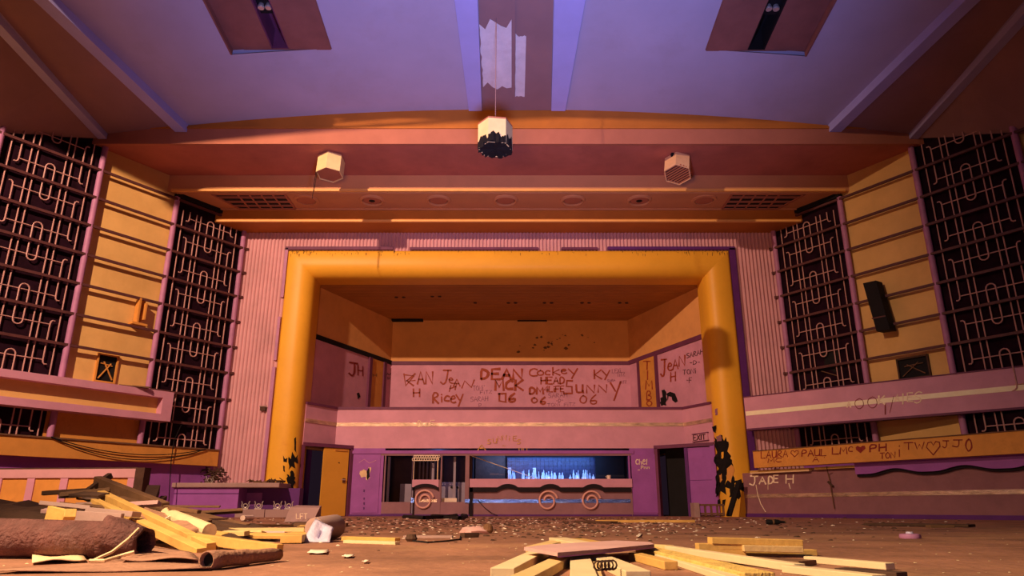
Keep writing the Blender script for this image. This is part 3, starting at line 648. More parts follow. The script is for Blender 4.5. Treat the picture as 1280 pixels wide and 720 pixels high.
for fr, xa, xb, lab, k in ((SL, 459, 480.5, 'narrow orange door with dark jambs on the upper left stage wall', 0), (SR, 799, 823.5, 'narrow orange door with painted letters on the upper right stage wall', 1)):
    a, _ = fr.px(xa, 480, .03); b, _ = fr.px(xb, 480, .03); a, b = min(a, b), max(a, b)
    t = thing('door_panel', lab, 'door', fr.P((a+b)/2, 0, 3.0)); jw = .16 if k == 0 else .11
    zt = 5.22
    MB().fbox(fr, a + jw, b - jw, .02, .05, 2.9, zt).build('leaf', 'ochre', t)
    MB().fbox(fr, a, a + jw, .02, .10, 2.9, zt).build('jamb', 'plum', t); MB().fbox(fr, b - jw, b, .02, .10, 2.9, zt).build('jamb', 'plum', t)
# damage patches (holes, stains) on the stage walls
def px_patch(fr, pts, name, m, parent, d=.03, seed=1, jit=.8, step=3):
    g = random.Random(seed); out = []; n = len(pts)
    for i in range(n):
        (x0, y0), (x1, y1) = pts[i], pts[(i+1) % n]; k = max(1, int(math.hypot(x1-x0, y1-y0)/step))
        for j in range(k): out.append((x0 + (x1-x0)*j/k + g.uniform(-jit, jit), y0 + (y1-y0)*j/k + g.uniform(-jit, jit)))
    V = [fr.hit(x, y, d) for x, y in out]
    return MB().add(V, [tuple(range(len(V)))]).build(name, m, parent)
px_patch(SR, [(826, 507), (825, 498), (828, 496), (827, 488), (830, 486), (832, 490), (834, 500), (832, 503), (833, 507)], 'broken_hole', 'black', rw, seed=2)
px_patch(SR, [(835, 501), (833, 492), (838, 490), (843, 492), (847, 501), (844, 503), (840, 501), (839, 496), (836, 496)], 'broken_hole', 'black', rw, seed=3)
px_patch(SL, [(446, 492), (449, 491), (451, 496), (447, 499)], 'broken_hole', 'black', lw, seed=4, jit=.5)
g = random.Random(21)
for i in range(22):
    x, y = g.gauss(690, 22), g.choice([g.gauss(431, 3.5), g.gauss(421, 2)]); r = g.uniform(.6, 2.2)
    px_patch(BK, [(x - r*1.4, y), (x, y - r), (x + r*1.5, y + .2), (x + .2, y + r*.8)], 'peeled_patch', 'wood_brown', backw, d=.01, seed=i, jit=.5, step=1.5)
# recessed downlights
k = 0
for px, py in ((500, 372), (545, 371), (594, 379), (640, 379), (685, 379), (732, 379), (779, 379)):
    p = fl(px, py, 6.88)
    for dx in ((-.0,) if k == 2 else (-.12, .12)):
        pos = {0: 'far left', 1: 'second from the left', 2: 'third from the left', 3: 'centre', 4: 'third from the right', 5: 'second from the right', 6: 'far right'}[k]
        t = thing('downlight', 'small dark downlight in stage ceiling, %s spot%s' % (pos, '' if k == 2 else (', left one' if dx < 0 else ', right one')), 'downlight', (p.x + dx, p.y, 6.88), 'downlights in the stage ceiling')
        MB().lathe([(.06, .02), (.06, -.012), (.045, -.012)], (p.x + dx, p.y, 6.89), 12).build('rim', 'wood_dark', t)
        MB().lathe([(.04, -.008), (.02, -.0135)], (p.x + dx, p.y, 6.89), 10).build('lamp', 'black', t)
    k += 1

# balcony band over the bar
ZB0, ZB1 = 1.92, 3.17
t = band = thing('balcony', 'pale lilac balcony band with a foil strip across the back of the stage', 'balcony front', (0, YB, ZB0))
segs = ((BL, 0, 1.31), (BW, -5.22, 5.30), (BR, 0, 1.28))
for fr, a, b in segs:
    MB().fbox(fr, a, b, -.12, 0, ZB0 + .02, ZB1 - .07).build('panel', 'lilac', t)
    MB().fbox(fr, a, b, -.16, .035, ZB1 - .07, ZB1).build('capping', 'plum', t)
    MB().fbox(fr, a, b, 0, .015, 2.59, 2.70).build('foil_strip', 'foil', t)
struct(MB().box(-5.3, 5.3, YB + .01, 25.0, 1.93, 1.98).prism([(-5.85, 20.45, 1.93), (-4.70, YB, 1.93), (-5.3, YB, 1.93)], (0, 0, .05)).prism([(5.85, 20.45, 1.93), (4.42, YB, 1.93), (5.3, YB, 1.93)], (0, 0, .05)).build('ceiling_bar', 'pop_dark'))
struct(MB().prism([(-5.6, 21.7, 2.85), (5.6, 21.7, 2.85), (4.9, YK, 2.85), (-4.9, YK, 2.85)], (0, 0, .08)).build('floor_balcony', 'wood_brown'))

# ------------------------------------------------------------------ bar wall (below the band)
def bx(x0, y0, x1, y1, d0, d1, m, nm, par):
    a, zb_ = BW.px(x0, y1, d1); b, zt_ = BW.px(x1, y0, d1); return MB().fbox(BW, a, b, d0, d1, zb_, zt_).build(nm, m, par)
barw = struct(MB().fbox(BW, -4.75, -3.70, -.12, 0, 0, ZB0 + .02).fbox(BW, 3.62, 4.44, -.12, 0, 0, ZB0 + .02).build('wall_bar', 'purple'))
bx(438, 563, 792, 567, 0, .03, 'purple', 'head_trim', barw)
for a, b in ((439, 476), (792, 821)): bx(a, 568, b, 641, 0, .02, 'purple', 'raised_panel', barw)
MB().fbox(BW, -4.75, -3.7, 0, .025, 0, .05).fbox(BW, 3.62, 4.44, 0, .025, 0, .05).build('skirting', 'deep_purple', barw)
px_patch(BW, [(450, 588), (454, 585), (459, 590), (463, 583), (463, 592), (459, 600), (457, 595), (452, 598)], 'peeled_patch', 'cream', barw, d=.024, seed=5, jit=1.6, step=2)
px_patch(BW, [(458, 589), (462, 584), (462, 596), (459, 600)], 'peeled_patch', 'black', barw, d=.028, seed=6, jit=.5)
for y in (612, 622, 628, 634): px_patch(BW, [(454, y), (456, y), (455.5, y + 3), (454.3, y + 3)], 'peeled_patch', 'deep_purple', barw, d=.026, seed=y, jit=.4, step=1.5)

# kiosk (left part) and bar (right part): one front each
t = kiosk = thing('kiosk_front', 'mauve kiosk front with two openings and a lattice-topped hatch, left of the blue bar', 'kiosk', (-2.5, YB, 0))
bx(476, 567, 483, 644, -.10, .0, 'mauve', 'pillar', t); bx(513, 567, 516, 644, -.1, .0, 'mauve', 'pillar', t)
bx(549.5, 567, 553, 630, -.1, .0, 'mauve', 'pillar', t); bx(580.5, 567, 587, 644, -.1, .0, 'mauve', 'pillar', t)
bx(476, 565, 587, 569.5, -.1, .004, 'mauve', 'lintel', t)
bx(476, 627.5, 513, 644, -.1, .002, 'mauve', 'lower_panel', t); bx(549.5, 627.5, 581, 644, -.1, .002, 'mauve', 'lower_panel', t)
bx(515, 599.5, 551, 644, -.1, .02, 'mauve', 'hatch_panel', t)
bx(515, 599.5, 548.5, 609, .02, .05, 'lilac', 'hatch_sill', t)
bx(476, 642, 516, 646.5, 0, .015, 'deep_purple', 'skirting', t); bx(518, 643, 587, 646.5, 0, .024, 'deep_purple', 'skirting', t)
for a, b in ((516.2, 518.2), (546, 548)): bx(a, 569, b, 600, -.06, .03, 'cream', 'hatch_post', t)
mb = MB()
(a, zt_), (b, zb_) = BW.px(517, 569, .03), BW.px(547, 576, .03)
for i in range(11):
    x = a + (b - a) * i / 10
    mb.tube([(x + .035*math.cos(q), YB - .03, (zt_+zb_)/2 + (.06 if j else -.06)*.7 + .04*math.sin(q)) for j in (0,) for q in [math.radians(45*i2) for i2 in range(8)]], .012, 4, closed=True)
    mb.tube([(x + .04 + .03*math.cos(q), YB - .03, (zt_+zb_)/2 + .045 + .035*math.sin(q)) for q in [math.radians(45*i2) for i2 in range(8)]], .010, 4, closed=True)
mb.fbox(BW, a, b, .01, .04, zb_, zb_ + .02).fbox(BW, a, b, .01, .04, zt_ - .02, zt_); mb.build('lattice_frieze', 'paper', t)
def wavy(par, x0, x1, ytop, ybot, bumps, leg):
    # dark trim with arched humps and a vertical leg, in one mesh
    top = []; n = 60
    for i in range(n + 1):
        x = x0 + (x1 - x0) * i / n; r = 0
        for c, hw, hh in bumps:
            q = (x - c) / hw
            if abs(q) < 1: r = max(r, hh * math.sqrt(max(0, 1 - q*q*.85)) - hh*.38)
        top.append((x, r))
    V = []; d1 = .085
    for dd in (.02, d1):
        for x, r in top: V.append(BW.hit(x, ytop - r, d1) + Vector((0, d1 - dd, 0)))
        for x, r in top: V.append(BW.hit(x, ybot - r*.9, d1) + Vector((0, d1 - dd, 0)))
    m_ = n + 1; fs = []
    for i in range(n):
        fs += [(i, i+1, m_+i+1, m_+i), (2*m_+i, 3*m_+i, 3*m_+i+1, 2*m_+i+1), (i, 2*m_+i, 2*m_+i+1, i+1), (m_+i, m_+i+1, 3*m_+i+1, 3*m_+i)]
    fs += [(0, m_, 3*m_, 2*m_), (n, 2*m_+n, 3*m_+n, m_+n)]
    MB().add(V, fs).build('wavy_trim', 'wine', par)
    bx(x0, ytop, x0 + leg, 646.5, .02, .085, 'wine', 'trim_leg', par)
def swirl(par, cxp, cyp, r, m='swirl'):
    pts = []
    for i in range(40):
        f = i / 39; a = math.radians(15) + f * math.radians(520); q = r * (1 - .62 * f) if f > .08 else r
        q = r if f < .42 else r * (1 - .95 * (f - .42))
        if f < .42: q = r * (1.22 - .22 * f / .42)
        p = BW.hit(cxp, cyp, .07); s_ = 1 / 40.5
        pts.append(p + Vector((q * s_ * math.cos(a), 0, q * s_ * math.sin(a))))
    MB().tube(pts, .028, 7).build('swirl', m, par, smooth=True)
wavy(t, 515, 548, 609, 613, [(532, 15, 7)], 3)
swirl(t, 530, 625, 9.5)
bx(513.5, 622.5, 517.5, 628, .086, .095, 'foil_blue_lit', 'foil_strip', t); bx(524, 624, 546, 627.5, .02, .03, 'foil', 'foil_strip', t)

t = bar = thing('bar_front', 'mauve bar front with foil stripe tinted as blue-lit, dark humped trim and swirls', 'bar', (1.2, YB, 0))
bx(587, 598.5, 790, 609, -.45, .06, 'lilac', 'bar_top', t)
bx(587, 608.5, 790, 645, -.12, .02, 'mauve', 'front_panel', t)
bx(587, 565, 790, 569.5, -.1, .004, 'mauve', 'lintel', t)
bx(786.5, 569, 790.5, 600, -.1, .0, 'purple', 'pillar', t)
bx(588, 643, 790, 647, .0, .03, 'deep_purple', 'skirting', t)
bx(581, 624, 788, 628.5, .02, .035, 'foil_blue_lit', 'foil_stripe', t)
wavy(t, 586.5, 789, 609.8, 615, [(635, 13, 8), (688, 13, 8), (742, 13, 8)], 4.5)
swirl(t, 685, 626, 9.5); swirl(t, 739, 626, 9.5)
# the room behind the bar
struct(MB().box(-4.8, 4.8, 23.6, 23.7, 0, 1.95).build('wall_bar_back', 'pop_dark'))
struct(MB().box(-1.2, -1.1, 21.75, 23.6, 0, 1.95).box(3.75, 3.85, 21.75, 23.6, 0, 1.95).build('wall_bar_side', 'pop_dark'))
mb = MB()
for i in range(22):
    for j in range(6): mb.box(-.05 + i*.135, -.05 + i*.135 + .128, 23.56, 23.6, 1.0 + j*.135, 1.0 + j*.135 + .128)
tag(mb.build('tile_splashback', 'tile'), 'blue-lit tiled splashback on the wall behind the bar', 'splashback')
tag(MB().box(-.9, 3.7, 23.1, 23.58, .97, 1.05).box(-.9, 3.7, 23.2, 23.55, 0, .97).build('back_counter', 'cabinet'), 'long counter against the tiled wall behind the bar', 'counter')
tag(MB().box(2.75, 3.65, 23.0, 23.08, 1.05, 1.9).build('dark_cupboard', 'black'), 'dark purple cupboard at the right end behind the bar', 'cupboard')
tag(MB().box(-1.05, -.12, 22.9, 22.98, .4, 1.9).build('brown_screen', 'wood_dark'), 'brown board screen at the left end behind the bar', 'screen')
def bottle_mb(h, r, o): return MB().lathe([(r, 0), (r, h*.55), (r*.85, h*.64), (r*.36, h*.76), (r*.36, h), (r*.3, h)], o, 10)
protos = []
g = random.Random(4)
shapes = [(.34, .035), (.26, .045), (.30, .03), (.2, .05)]
for k in range(46):
    x = g.uniform(.0, 2.7); y = g.uniform(23.12, 23.5); q = k % 4; h, r = shapes[q]
    if k < 4:
        t = thing('glass_bottle', '', 'bottle', (x, y, 1.05), 'bottles on the counter behind the bar')
        b_ = bottle_mb(h, r, (x, y, 1.05)).build('body', 'glassware', t, smooth=True); c_ = MB().lathe([(r*.4, h), (r*.4, h + .025)], (x, y, 1.05), 8).build('cap', 'plum', t)
        protos.append((t, b_, c_))
    else:
        t0, b0, c0 = protos[q]; t = t0.copy(); C.objects.link(t); t.location = (x, y, 1.05)
        for ch in (b0, c0): c2 = ch.copy(); c2.parent = t; C.objects.link(c2)
    t['label'] = ['tall clear bottle among the blue-lit bottles behind the bar', 'broad clear bottle among the blue-lit bottles behind the bar', 'slim clear bottle among the blue-lit bottles behind the bar', 'squat clear bottle among the blue-lit bottles behind the bar'][q]
for k, (px, lab) in enumerate(((637, 'pale blue carton standing above the bottles, left of the bar opening'), (668, 'pale blue carton standing above the bottles near the middle of the bar opening'))):
    p = at(px, 585, 23.3); tag(MB().box(p.x - .05, p.x + .05, 23.25, 23.35, 1.05, 1.46).build('carton', 'glassware'), lab, 'carton')
p = at(762, 597, YB - .0); t = thing('white_cup', 'small white cup on the bar top near its right end', 'cup', (p.x, YB + .15, 1.03))
zt_ = BW.px(640, 598.5, .06)[1]; t.location.z = zt_
MB().lathe([(.05, zt_), (.06, zt_ + .11), (.052, zt_ + .11), (.04, zt_ + .02)], (p.x, YB + .15, 0), 14).build('bowl', 'paper', t, smooth=True)
MB().tube([(p.x - .055, YB + .15, zt_ + .09), (p.x - .095, YB + .15, zt_ + .07), (p.x - .05, YB + .15, zt_ + .03)], .009, 5).build('handle', 'paper', t)
a, b = at(587, 569, YB + .1), at(672, 599, YB + .9)
tag(MB().tube([a, b], .012, 6).build('pale_rod', 'paper'), 'pale rod fallen diagonally across the left of the bar opening', 'rod')
# kiosk interior: cupboards, curtains of slats, white crates
tag(MB().box(-3.4, -2.9, 22.9, 23.5, 0, .95).build('low_cupboard', 'cabinet'), 'low grey cupboard seen through the left kiosk opening', 'cupboard')
t = thing('low_cupboard', 'low grey double cupboard with dark round pulls behind the right kiosk opening', 'cupboard', (-1.6, 23.2, 0))
MB().box(-2.15, -1.25, 22.9, 23.5, 0, 1.0).build('body', 'cabinet', t)
for a in (-2.13, -1.69):
    dr = MB().box(a, a + .42, 22.87, 22.9, .05, .97).build('door', 'cabinet', t)
    MB().lathe([(.035, 0), (.035, .03)], (a + (.34 if a < -2 else .08), 22.87, .85), 10, ax=(0, -1, 0)).build('pull', 'black', dr)
for j in range(2):
    p = at(562 - j*1, 622, 21.95)
    tag(MB().box(p.x - .27, p.x + .25, 21.8, 22.15, .28 + j*.12, .39 + j*.12).build('white_carton', 'paper'), ['lower of two cream cartons in the right kiosk opening', 'upper of two cream cartons in the right kiosk opening'][j], 'carton')
tag(MB().box(-2.05, -1.3, 21.75, 22.2, .2, .28).box(-2.05, -1.98, 21.75, 22.2, 0, .2).box(-1.37, -1.3, 21.75, 22.2, 0, .2).build('inner_shelf', 'wood_brown'), 'shelf under the cream cartons in the right kiosk opening', 'shelf')
for px, y0, y1, lab in ((485.5, 571, 600, 'blue-lit pale board at the left edge of the left kiosk opening'), (541, 579, 600, 'blue-lit pale board inside the lattice-topped hatch'), (568, 571, 603, 'blue-lit pale upright inside the right kiosk opening')):
    a = at(px, y1, 21.95); b = at(px, y0, 21.95)
    tag(MB().box(a.x - .035, a.x + .035, 21.92, 21.98, 0, b.z).build('upright_board', 'cabinet'), lab, 'board')
for k in range(7):
    x = -2.9 + .12 * k
    if k < 7: tag(MB().box(x, x + .05, 23.42, 23.46, .5, 1.75).build('wall_slat', 'wood_brown'), 'thin brown slat on the dark wall behind the lattice-topped hatch', 'slat', 'slats behind the hatch')

# doors either side
t = thing('door_surround', 'purple door surround with a dark open half, left of the bar', 'door surround', (-5.3, 21, 0))
W_ = (Vector((-4.70, YB)) - Vector((-5.85, 20.45))).length
MB().fbox(DL, 0, W_ + .05, -.1, .04, 1.92, 2.02).build('head', 'plum', t); MB().fbox(DL, W_ - .05, W_ + .06, -.1, .04, 0, 1.95).build('jamb', 'plum', t); MB().fbox(DL, -.02, .06, -.1, .03, 0, 1.95).build('jamb', 'plum', t)
MB().fbox(DL, 0, .9, -1.1, -1.05, 0, 1.92).build('dark_back', 'deep_purple', t)
s0, _ = DL.px(402.5, 600); s1, _ = DL.px(434, 600)
t = thing('yellow_door', 'plain yellow door standing left of the bar', 'door', DL.P((s0+s1)/2, 0, 0))
MB().fbox(DL, s0, s1, -.05, 0, .01, 1.91).build('leaf', 'door_yellow', t)
hd = MB().fbox(DL, s1 - .16, s1 - .08, 0, .02, .93, 1.07).build('handle_plate', 'wood_brown', t)
MB().tube([DL.P(s1 - .1, .0, 1.02), DL.P(s1 - .1, .06, 1.02), DL.P(s1 - .24, .06, 1.02)], .012, 6).build('lever', 'chrome', hd)
MB().fbox(DL, s0 + .35, s0 + .75, 0, .03, 1.84, 1.88).build('closer_arm', 'ochre', t)
MB().lathe([(.02, 0), (.02, .006)], DL.P((s0+s1)/2 + .1, 0, 1.5), 8, ax=DL.n).build('peephole', 'black', t)
t = thing('door_surround', 'purple door surround with a black opening, right of the bar', 'door surround', (5.2, 21, 0))
W2 = (Vector((4.42, YB)) - Vector((5.85, 20.45))).length
MB().fbox(DR, 0, W2 + .05, -.1, .05, 1.92, 2.02).build('head', 'plum', t); MB().fbox(DR, W2 - .06, W2 + .05, -.1, .05, 0, 1.95).build('jamb', 'plum', t); MB().fbox(DR, -.02, .12, -.1, .05, 0, 1.95).build('jamb', 'purple', t)
s0, _ = DR.px(862, 600); s1, _ = DR.px(824, 600)
MB().fbox(DR, s0 - .05, W2, -.62, -.58, 0, 1.92).build('dark_back', 'black', t)
MB().fbox(DR, s0 + .0, s0 + .1, -.1, .02, 0, 1.92).build('mullion', 'deep_purple', t)
t = thing('purple_door', 'purple half door right of the black doorway, under the exit sign', 'door', DR.P(s0/2, 0, 0))
MB().fbox(DR, .12, s0, -.06, -.01, .01, 1.90).build('leaf', 'purple', t)
MB().fbox(DR, .12, s0, -.01, -.005, .98, .992).build('groove', 'deep_purple', t)

# ------------------------------------------------------------------ lettering (brush strokes)
G = {
 'A': [[(0, 0), (.5, 1), (1, 0)], [(.2, .38), (.8, .38)]], 'B': [[(0, 0), (0, 1), (.7, .95), (.75, .6), (.1, .52), (.9, .4), (.9, .08), (0, 0)]],
 'C': [[(.95, .85), (.55, 1), (.1, .75), (.05, .3), (.4, 0), (.95, .12)]], 'D': [[(.08, 0), (.08, 1), (.6, .92), (.95, .55), (.7, .1), (.08, 0)]],
 'E': [[(.95, 1), (.05, 1), (.05, 0), (.95, 0)], [(.05, .52), (.8, .52)]], 'F': [[(.95, 1), (.05, 1), (.05, 0)], [(.05, .52), (.75, .52)]],
 'H': [[(.05, 1), (.05, 0)], [(.95, 1), (.95, 0)], [(.05, .5), (.95, .52)]], 'I': [[(.5, 1), (.5, 0)]], 'J': [[(.1, 1), (1, 1)], [(.65, 1), (.65, .25), (.4, 0), (0, .2)]],
 'K': [[(.05, 1), (.05, 0)], [(.95, 1), (.1, .45), (1, 0)]], 'L': [[(.05, 1), (.05, 0), (.95, 0)]], 'M': [[(0, 0), (.08, 1), (.5, .35), (.92, 1), (1, 0)]],
 'N': [[(.02, 0), (.05, 1), (.95, 0), (.97, 1)]], 'O': [[(.5, 1), (.1, .8), (.02, .4), (.3, .02), (.7, .02), (.98, .4), (.85, .85), (.5, 1)]],
 'P': [[(.05, 0), (.05, 1), (.8, .95), (.9, .65), (.6, .48), (.05, .45)]], 'R': [[(.05, 0), (.05, 1), (.8, .92), (.85, .65), (.1, .48), (.95, 0)]],
 'S': [[(.95, .9), (.5, 1), (.08, .8), (.2, .56), (.8, .46), (.92, .2), (.5, 0), (.05, .1)]], 'Z': [[(.05, 1), (.95, 1), (.05, 0), (.95, 0)]],
 'q': [[(1, 1), (.35, 1), (.35, .55), (.95, .55), (.95, .02), (0, .0)]],   # square S
 'T': [[(0, 1), (1, 1)], [(.5, 1), (.5, 0)]], 'U': [[(.03, 1), (.05, .15), (.4, 0), (.9, .12), (.95, 1)], [(.95, .3), (1, 0)]], 'W': [[(0, 1), (.25, 0), (.5, .7), (.75, 0), (1, 1)]],
 'X': [[(0, 1), (1, 0)], [(1, 1), (0, 0)]], 'Y': [[(0, 1), (.5, .45)], [(1, 1), (.15, 0)]], 'y': [[(0, .95), (.5, .5)], [(1, 1), (.35, 0)]],
 '0': [[(.5, 1), (.08, .75), (.05, .3), (.45, 0), (.9, .25), (.92, .75), (.5, 1)]], 'o': [[(0, .95), (.05, .1), (.9, 0), (.92, .95), (-.1, .95)]],  # square zero
 '6': [[(.8, 1), (.2, .6), (.05, .2), (.4, 0), (.9, .15), (.85, .42), (.15, .35)]], '4': [[(.7, 0), (.7, 1), (0, .35), (1, .35)]],
 'c': [[(.95, .85), (.5, 1), (.08, .6), (.15, .12), (.95, .1)]], 'e': [[(.1, .5), (.9, .6), (.6, 1), (.1, .75), (.05, .2), (.5, 0), (.95, .12)]],
 'u': [[(.5, 1), (.08, .75), (.05, .3), (.45, 0), (.9, .25), (.92, .75), (.5, 1)]],
 'i': [[(.5, .65), (.5, 0)], [(.48, .92), (.56, 1)]], 'h': [[(.1, 1), (.1, 0)], [(.1, .5), (.8, .55), (.85, 0)]], 'n': [[(.1, .6), (.1, 0)], [(.1, .45), (.8, .55), (.9, 0)]],
 'l': [[(.5, 1), (.5, .1), (.7, 0)]], 'p': [[(.1, 0), (.1, 1), (.9, .9), (.9, .5), (.1, .45)]], 'd': [[(.08, 0), (.08, 1), (.9, .55), (.08, 0)]],
 'v': [[(.5, .0), (0, .6), (.1, .95), (.35, .98), (.5, .72), (.68, 1), (.95, .92), (1, .6), (.5, 0)]],   # heart
 '-': [[(.1, .5), (.9, .5)]], '.': [[(.4, .1), (.6, .12)]], '/': [[(0, 0), (1, 1)]], '\'': [[(.5, 1), (.45, .8)]], '^': [[(0, .4), (.3, 1), (.6, .3), (1, .8)]],
 'k': [[(.1, 1), (.1, 0)], [(.9, .75), (.15, .4), (1, 0)]], '2': [[(.05, .8), (.5, 1), (.9, .75), (.05, 0), (.95, 0)]],
 'x': [[(0, 1), (.15, .0), (.9, .8), (.1, .9)], [(1, 1), (.2, .35), (1, .45)], [(.25, .4), (.85, 0)]],  # crossed-out D-E of the first name
}
def smooth_poly(p, n=3):
    if len(p) < 4: return p
    out = [p[0]]
    for a, b, c in zip(p, p[1:], p[2:]):
        ang = 0
        out += [(a[0]*.25 + b[0]*.75, a[1]*.25 + b[1]*.75), (c[0]*.25 + b[0]*.75, c[1]*.25 + b[1]*.75)]
    return out + [p[-1]]
def scribe(mb, fr, ch, x0, y0, x1, y1, wpx, d=.012, shear=(0, 0), seed=0, round_=True):
    """one glyph in the photo-pixel box x0..x1, y0..y1 laid on the wall frame; shear = (dx over height, dy over width)"""
    g = random.Random(seed + ord(ch) * 7 + int(x0))
    for st in G[ch]:
        st = smooth_poly(st) if round_ and ch in 'BCDJOPRSU06ceuhnp' else st
        pts = []
        for (a, b) in st:
            X = x0 + (x1 - x0) * a + shear[0] * b; Y = y1 + (y0 - y1) * b + shear[1] * a
            pts.append(Vector((X + g.uniform(-.12, .12) * wpx, Y + g.uniform(-.12, .12) * wpx)))
        L = []
        for i, p in enumerate(pts):
            a = pts[i-1] if i else p; b = pts[i+1] if i < len(pts)-1 else p; t = b - a
            t = t.normalized() if t.length > 1e-6 else Vector((1, 0)); n = Vector((-t.y, t.x)); ww = wpx * .5 * g.uniform(.8, 1.15)
            if i == 0: p = p - t * wpx * .25
            if i == len(pts) - 1: p = p + t * wpx * .25
            L.append((p + n * ww, p - n * ww))
        V = []
        for a, b in L: V += [fr.hit(a.x, a.y, d), fr.hit(b.x, b.y, d)]
        mb.add(V, [(2*i, 2*i+1, 2*i+3, 2*i+2) for i in range(len(L) - 1)])
def word(fr, txt, x0, y0, x1, y1, wpx, m, parent, d=.012, slope=0, gap=.2, shear=0, name='painted_writing', seed=0):
    """a word in the pixel box; slope = total rise (px, up negative) from its first letter to its last"""
    mb = MB(); wts = [(.35 if c in "iIl.'" else (.6 if c in ' -' else 1.0)) for c in txt]; tot = sum(wts) + gap * (len(txt) - 1); u = (x1 - x0) / tot; x = x0
    for c, wt in zip(txt, wts):
        if c != ' ':
            dy = slope * ((x - x0) / max(1e-6, x1 - x0)); scribe(mb, fr, c, x, y0 + dy, x + u * wt, y1 + dy, wpx, d, (shear, slope * u * wt / (x1 - x0)), seed)
        x += u * (wt + gap)
    return mb.build(name, m, parent)
B_ = dict(fr=BK, parent=backw, d=.032)
def bw(txt, x0, y0, x1, y1, w_, m='graf_red', **k): word(BK, txt, x0, y0, x1, y1, w_ * (1.3 if w_ > 1 else 1), m, backw, d=.032, **k)
# upper back wall
bw('x', 505, 467, 519, 482, 1.5); bw('AN', 521.5, 464.5, 541, 480, 1.6); bw('H', 516.5, 486, 525, 496, 1.5)
bw('J', 550, 463, 561, 481, 1.5, slope=0, shear=3); bw('e', 561, 471, 567, 478, 1.3, slope=2); bw('A', 567, 474, 575, 482.5, 1.4); bw('N', 577, 476, 590, 485, 1.4, slope=-1, shear=3); bw('H', 561, 482, 569, 489.5, 1.2, slope=-2.5, shear=2)
bw('R', 541, 490.5, 548.5, 504, 1.9); bw('i', 551, 493, 553, 502.5, 1.7); bw('c', 555, 494.5, 562, 502, 1.8); bw('e', 563, 494, 570, 504, 1.7); bw('y', 570, 492.5, 578.5, 508, 1.5)
bw('DEAN', 600.5, 461.5, 652.5, 474, 2.7); bw('McK', 619, 475.5, 654, 488, 2.5, slope=-.5); bw('o', 624, 491.5, 633, 502.5, 2.2); bw('6', 635, 491.5, 645, 503, 2.3)
bw('C', 661, 460.5, 672, 470.5, 1.5); bw('u', 671, 463, 680, 469.5, 1.4); bw('c', 681, 463, 688, 469, 1.4); bw('k', 690, 459.5, 700, 469, 1.4); bw('e', 701, 461, 709, 467, 1.4); bw('y', 710.5, 460.5, 722, 473, 1.4)
bw('HEAD', 676, 471.5, 706, 480, 1.5, slope=-.5); bw('DM', 661.5, 484, 679, 492.5, 2.1); bw('4', 680, 482.5, 685.5, 490, 1.3); bw('LiFE', 686, 483, 705, 490, 1.3, slope=-.5)
bw('0', 664, 497, 672, 504, 1.6); bw('6', 675, 496.5, 682.5, 505.5, 1.9)
bw('q', 704.5, 476, 715.5, 492, 2.0); bw('U', 720, 481, 729, 491, 1.8); bw('N', 733, 481.5, 743.5, 491, 1.6); bw('N', 747.5, 481, 758.5, 490.5, 1.6); bw('y', 763, 477, 776, 500.5, 1.7)
bw('K', 742.5, 462.5, 752, 473.5, 1.5); bw('y', 753, 463, 762, 474.5, 1.3); bw('0', 724.5, 494.5, 734, 504.5, 1.3); bw('6', 737, 493.5, 747, 505.5, 1.3)
for a in (("TONi'", 591, 482.5, 606, 488.5), ('FiTZ', 600, 488.5, 615, 492.5), ('SARAH', 588, 496, 610, 502), ('D', 598, 504.5, 602, 508), ('SARAH', 685, 491.8, 709, 497.3), ('-D-', 695, 499, 704, 503), ('TONi', 684, 504.3, 700, 508.3), ('FiTZ', 705, 504, 719, 508), ('LEXi', 765, 461.5, 776, 466.5), ('TiTZ', 771, 466, 781, 471), ('SARA', 759, 474.5, 769, 477.5), ('FiTZ', 775, 476.5, 783, 480)):
    bw(*a, .55, m='graf_thin', slope=-1.0, seed=3)
# side stage walls
word(SL, 'J', 436, 453, 447, 470, 2.2, 'graf_red2', lw, d=.03, slope=1.5); word(SL, 'H', 447, 457, 454, 469, 1.6, 'graf_red2', lw, d=.03, slope=1)
word(SL, 'AA', 483, 466, 490, 469, .7, 'graf_ink', lw, d=.03); word(SL, 'SN', 484, 471, 490, 474, .7, 'graf_ink', lw, d=.03)
for c, x0, y0, x1, y1, wd_ in (('J', 825.8, 450, 833, 472, 2.1), ('e', 834.5, 453.5, 840.5, 464, 1.8), ('A', 841, 450, 847.5, 462, 1.8), ('N', 848.5, 445, 856, 458, 1.8), ('H', 838, 465.5, 844.5, 477, 1.6)):
    word(SR, c, x0, y0, x1, y1, wd_, 'graf_red', rw, d=.03, slope=-1)
word(SR, 'SARAH', 858, 442, 879, 448, .8, 'graf_ink', rw, d=.03, slope=-6); word(SR, '-D-', 862, 451, 875, 456, .7, 'graf_ink', rw, d=.03, slope=-1); word(SR, 'TONi', 853.5, 462.5, 870, 468.5, .7, 'graf_ink', rw, d=.03, slope=-2); word(SR, '-F', 858, 472, 865, 478.5, .7, 'graf_ink', rw, d=.03)
dp = [o for o in C.objects if o.name.startswith('door_panel') and 'letters' in o.get('label', '')][0]
for c, x0, y0, x1, y1 in (('T', 804.5, 451.5, 813, 462), ('I', 808, 463.5, 811, 474.5), ('M', 807, 475.5, 815.5, 486.5), ('B', 808.5, 488.5, 814.5, 500), ('O', 808, 501, 815, 507.3)):
    word(SR, c, x0, y0, x1, y1, 1.6, 'graf_red', dp, d=.056)
dp0 = [o for o in C.objects if o.name.startswith('door_panel') and 'jambs' in o.get('label', '')][0]
word(SL, 'H', 466, 467, 471, 471, .7, 'wood_brown', dp0, d=.056)
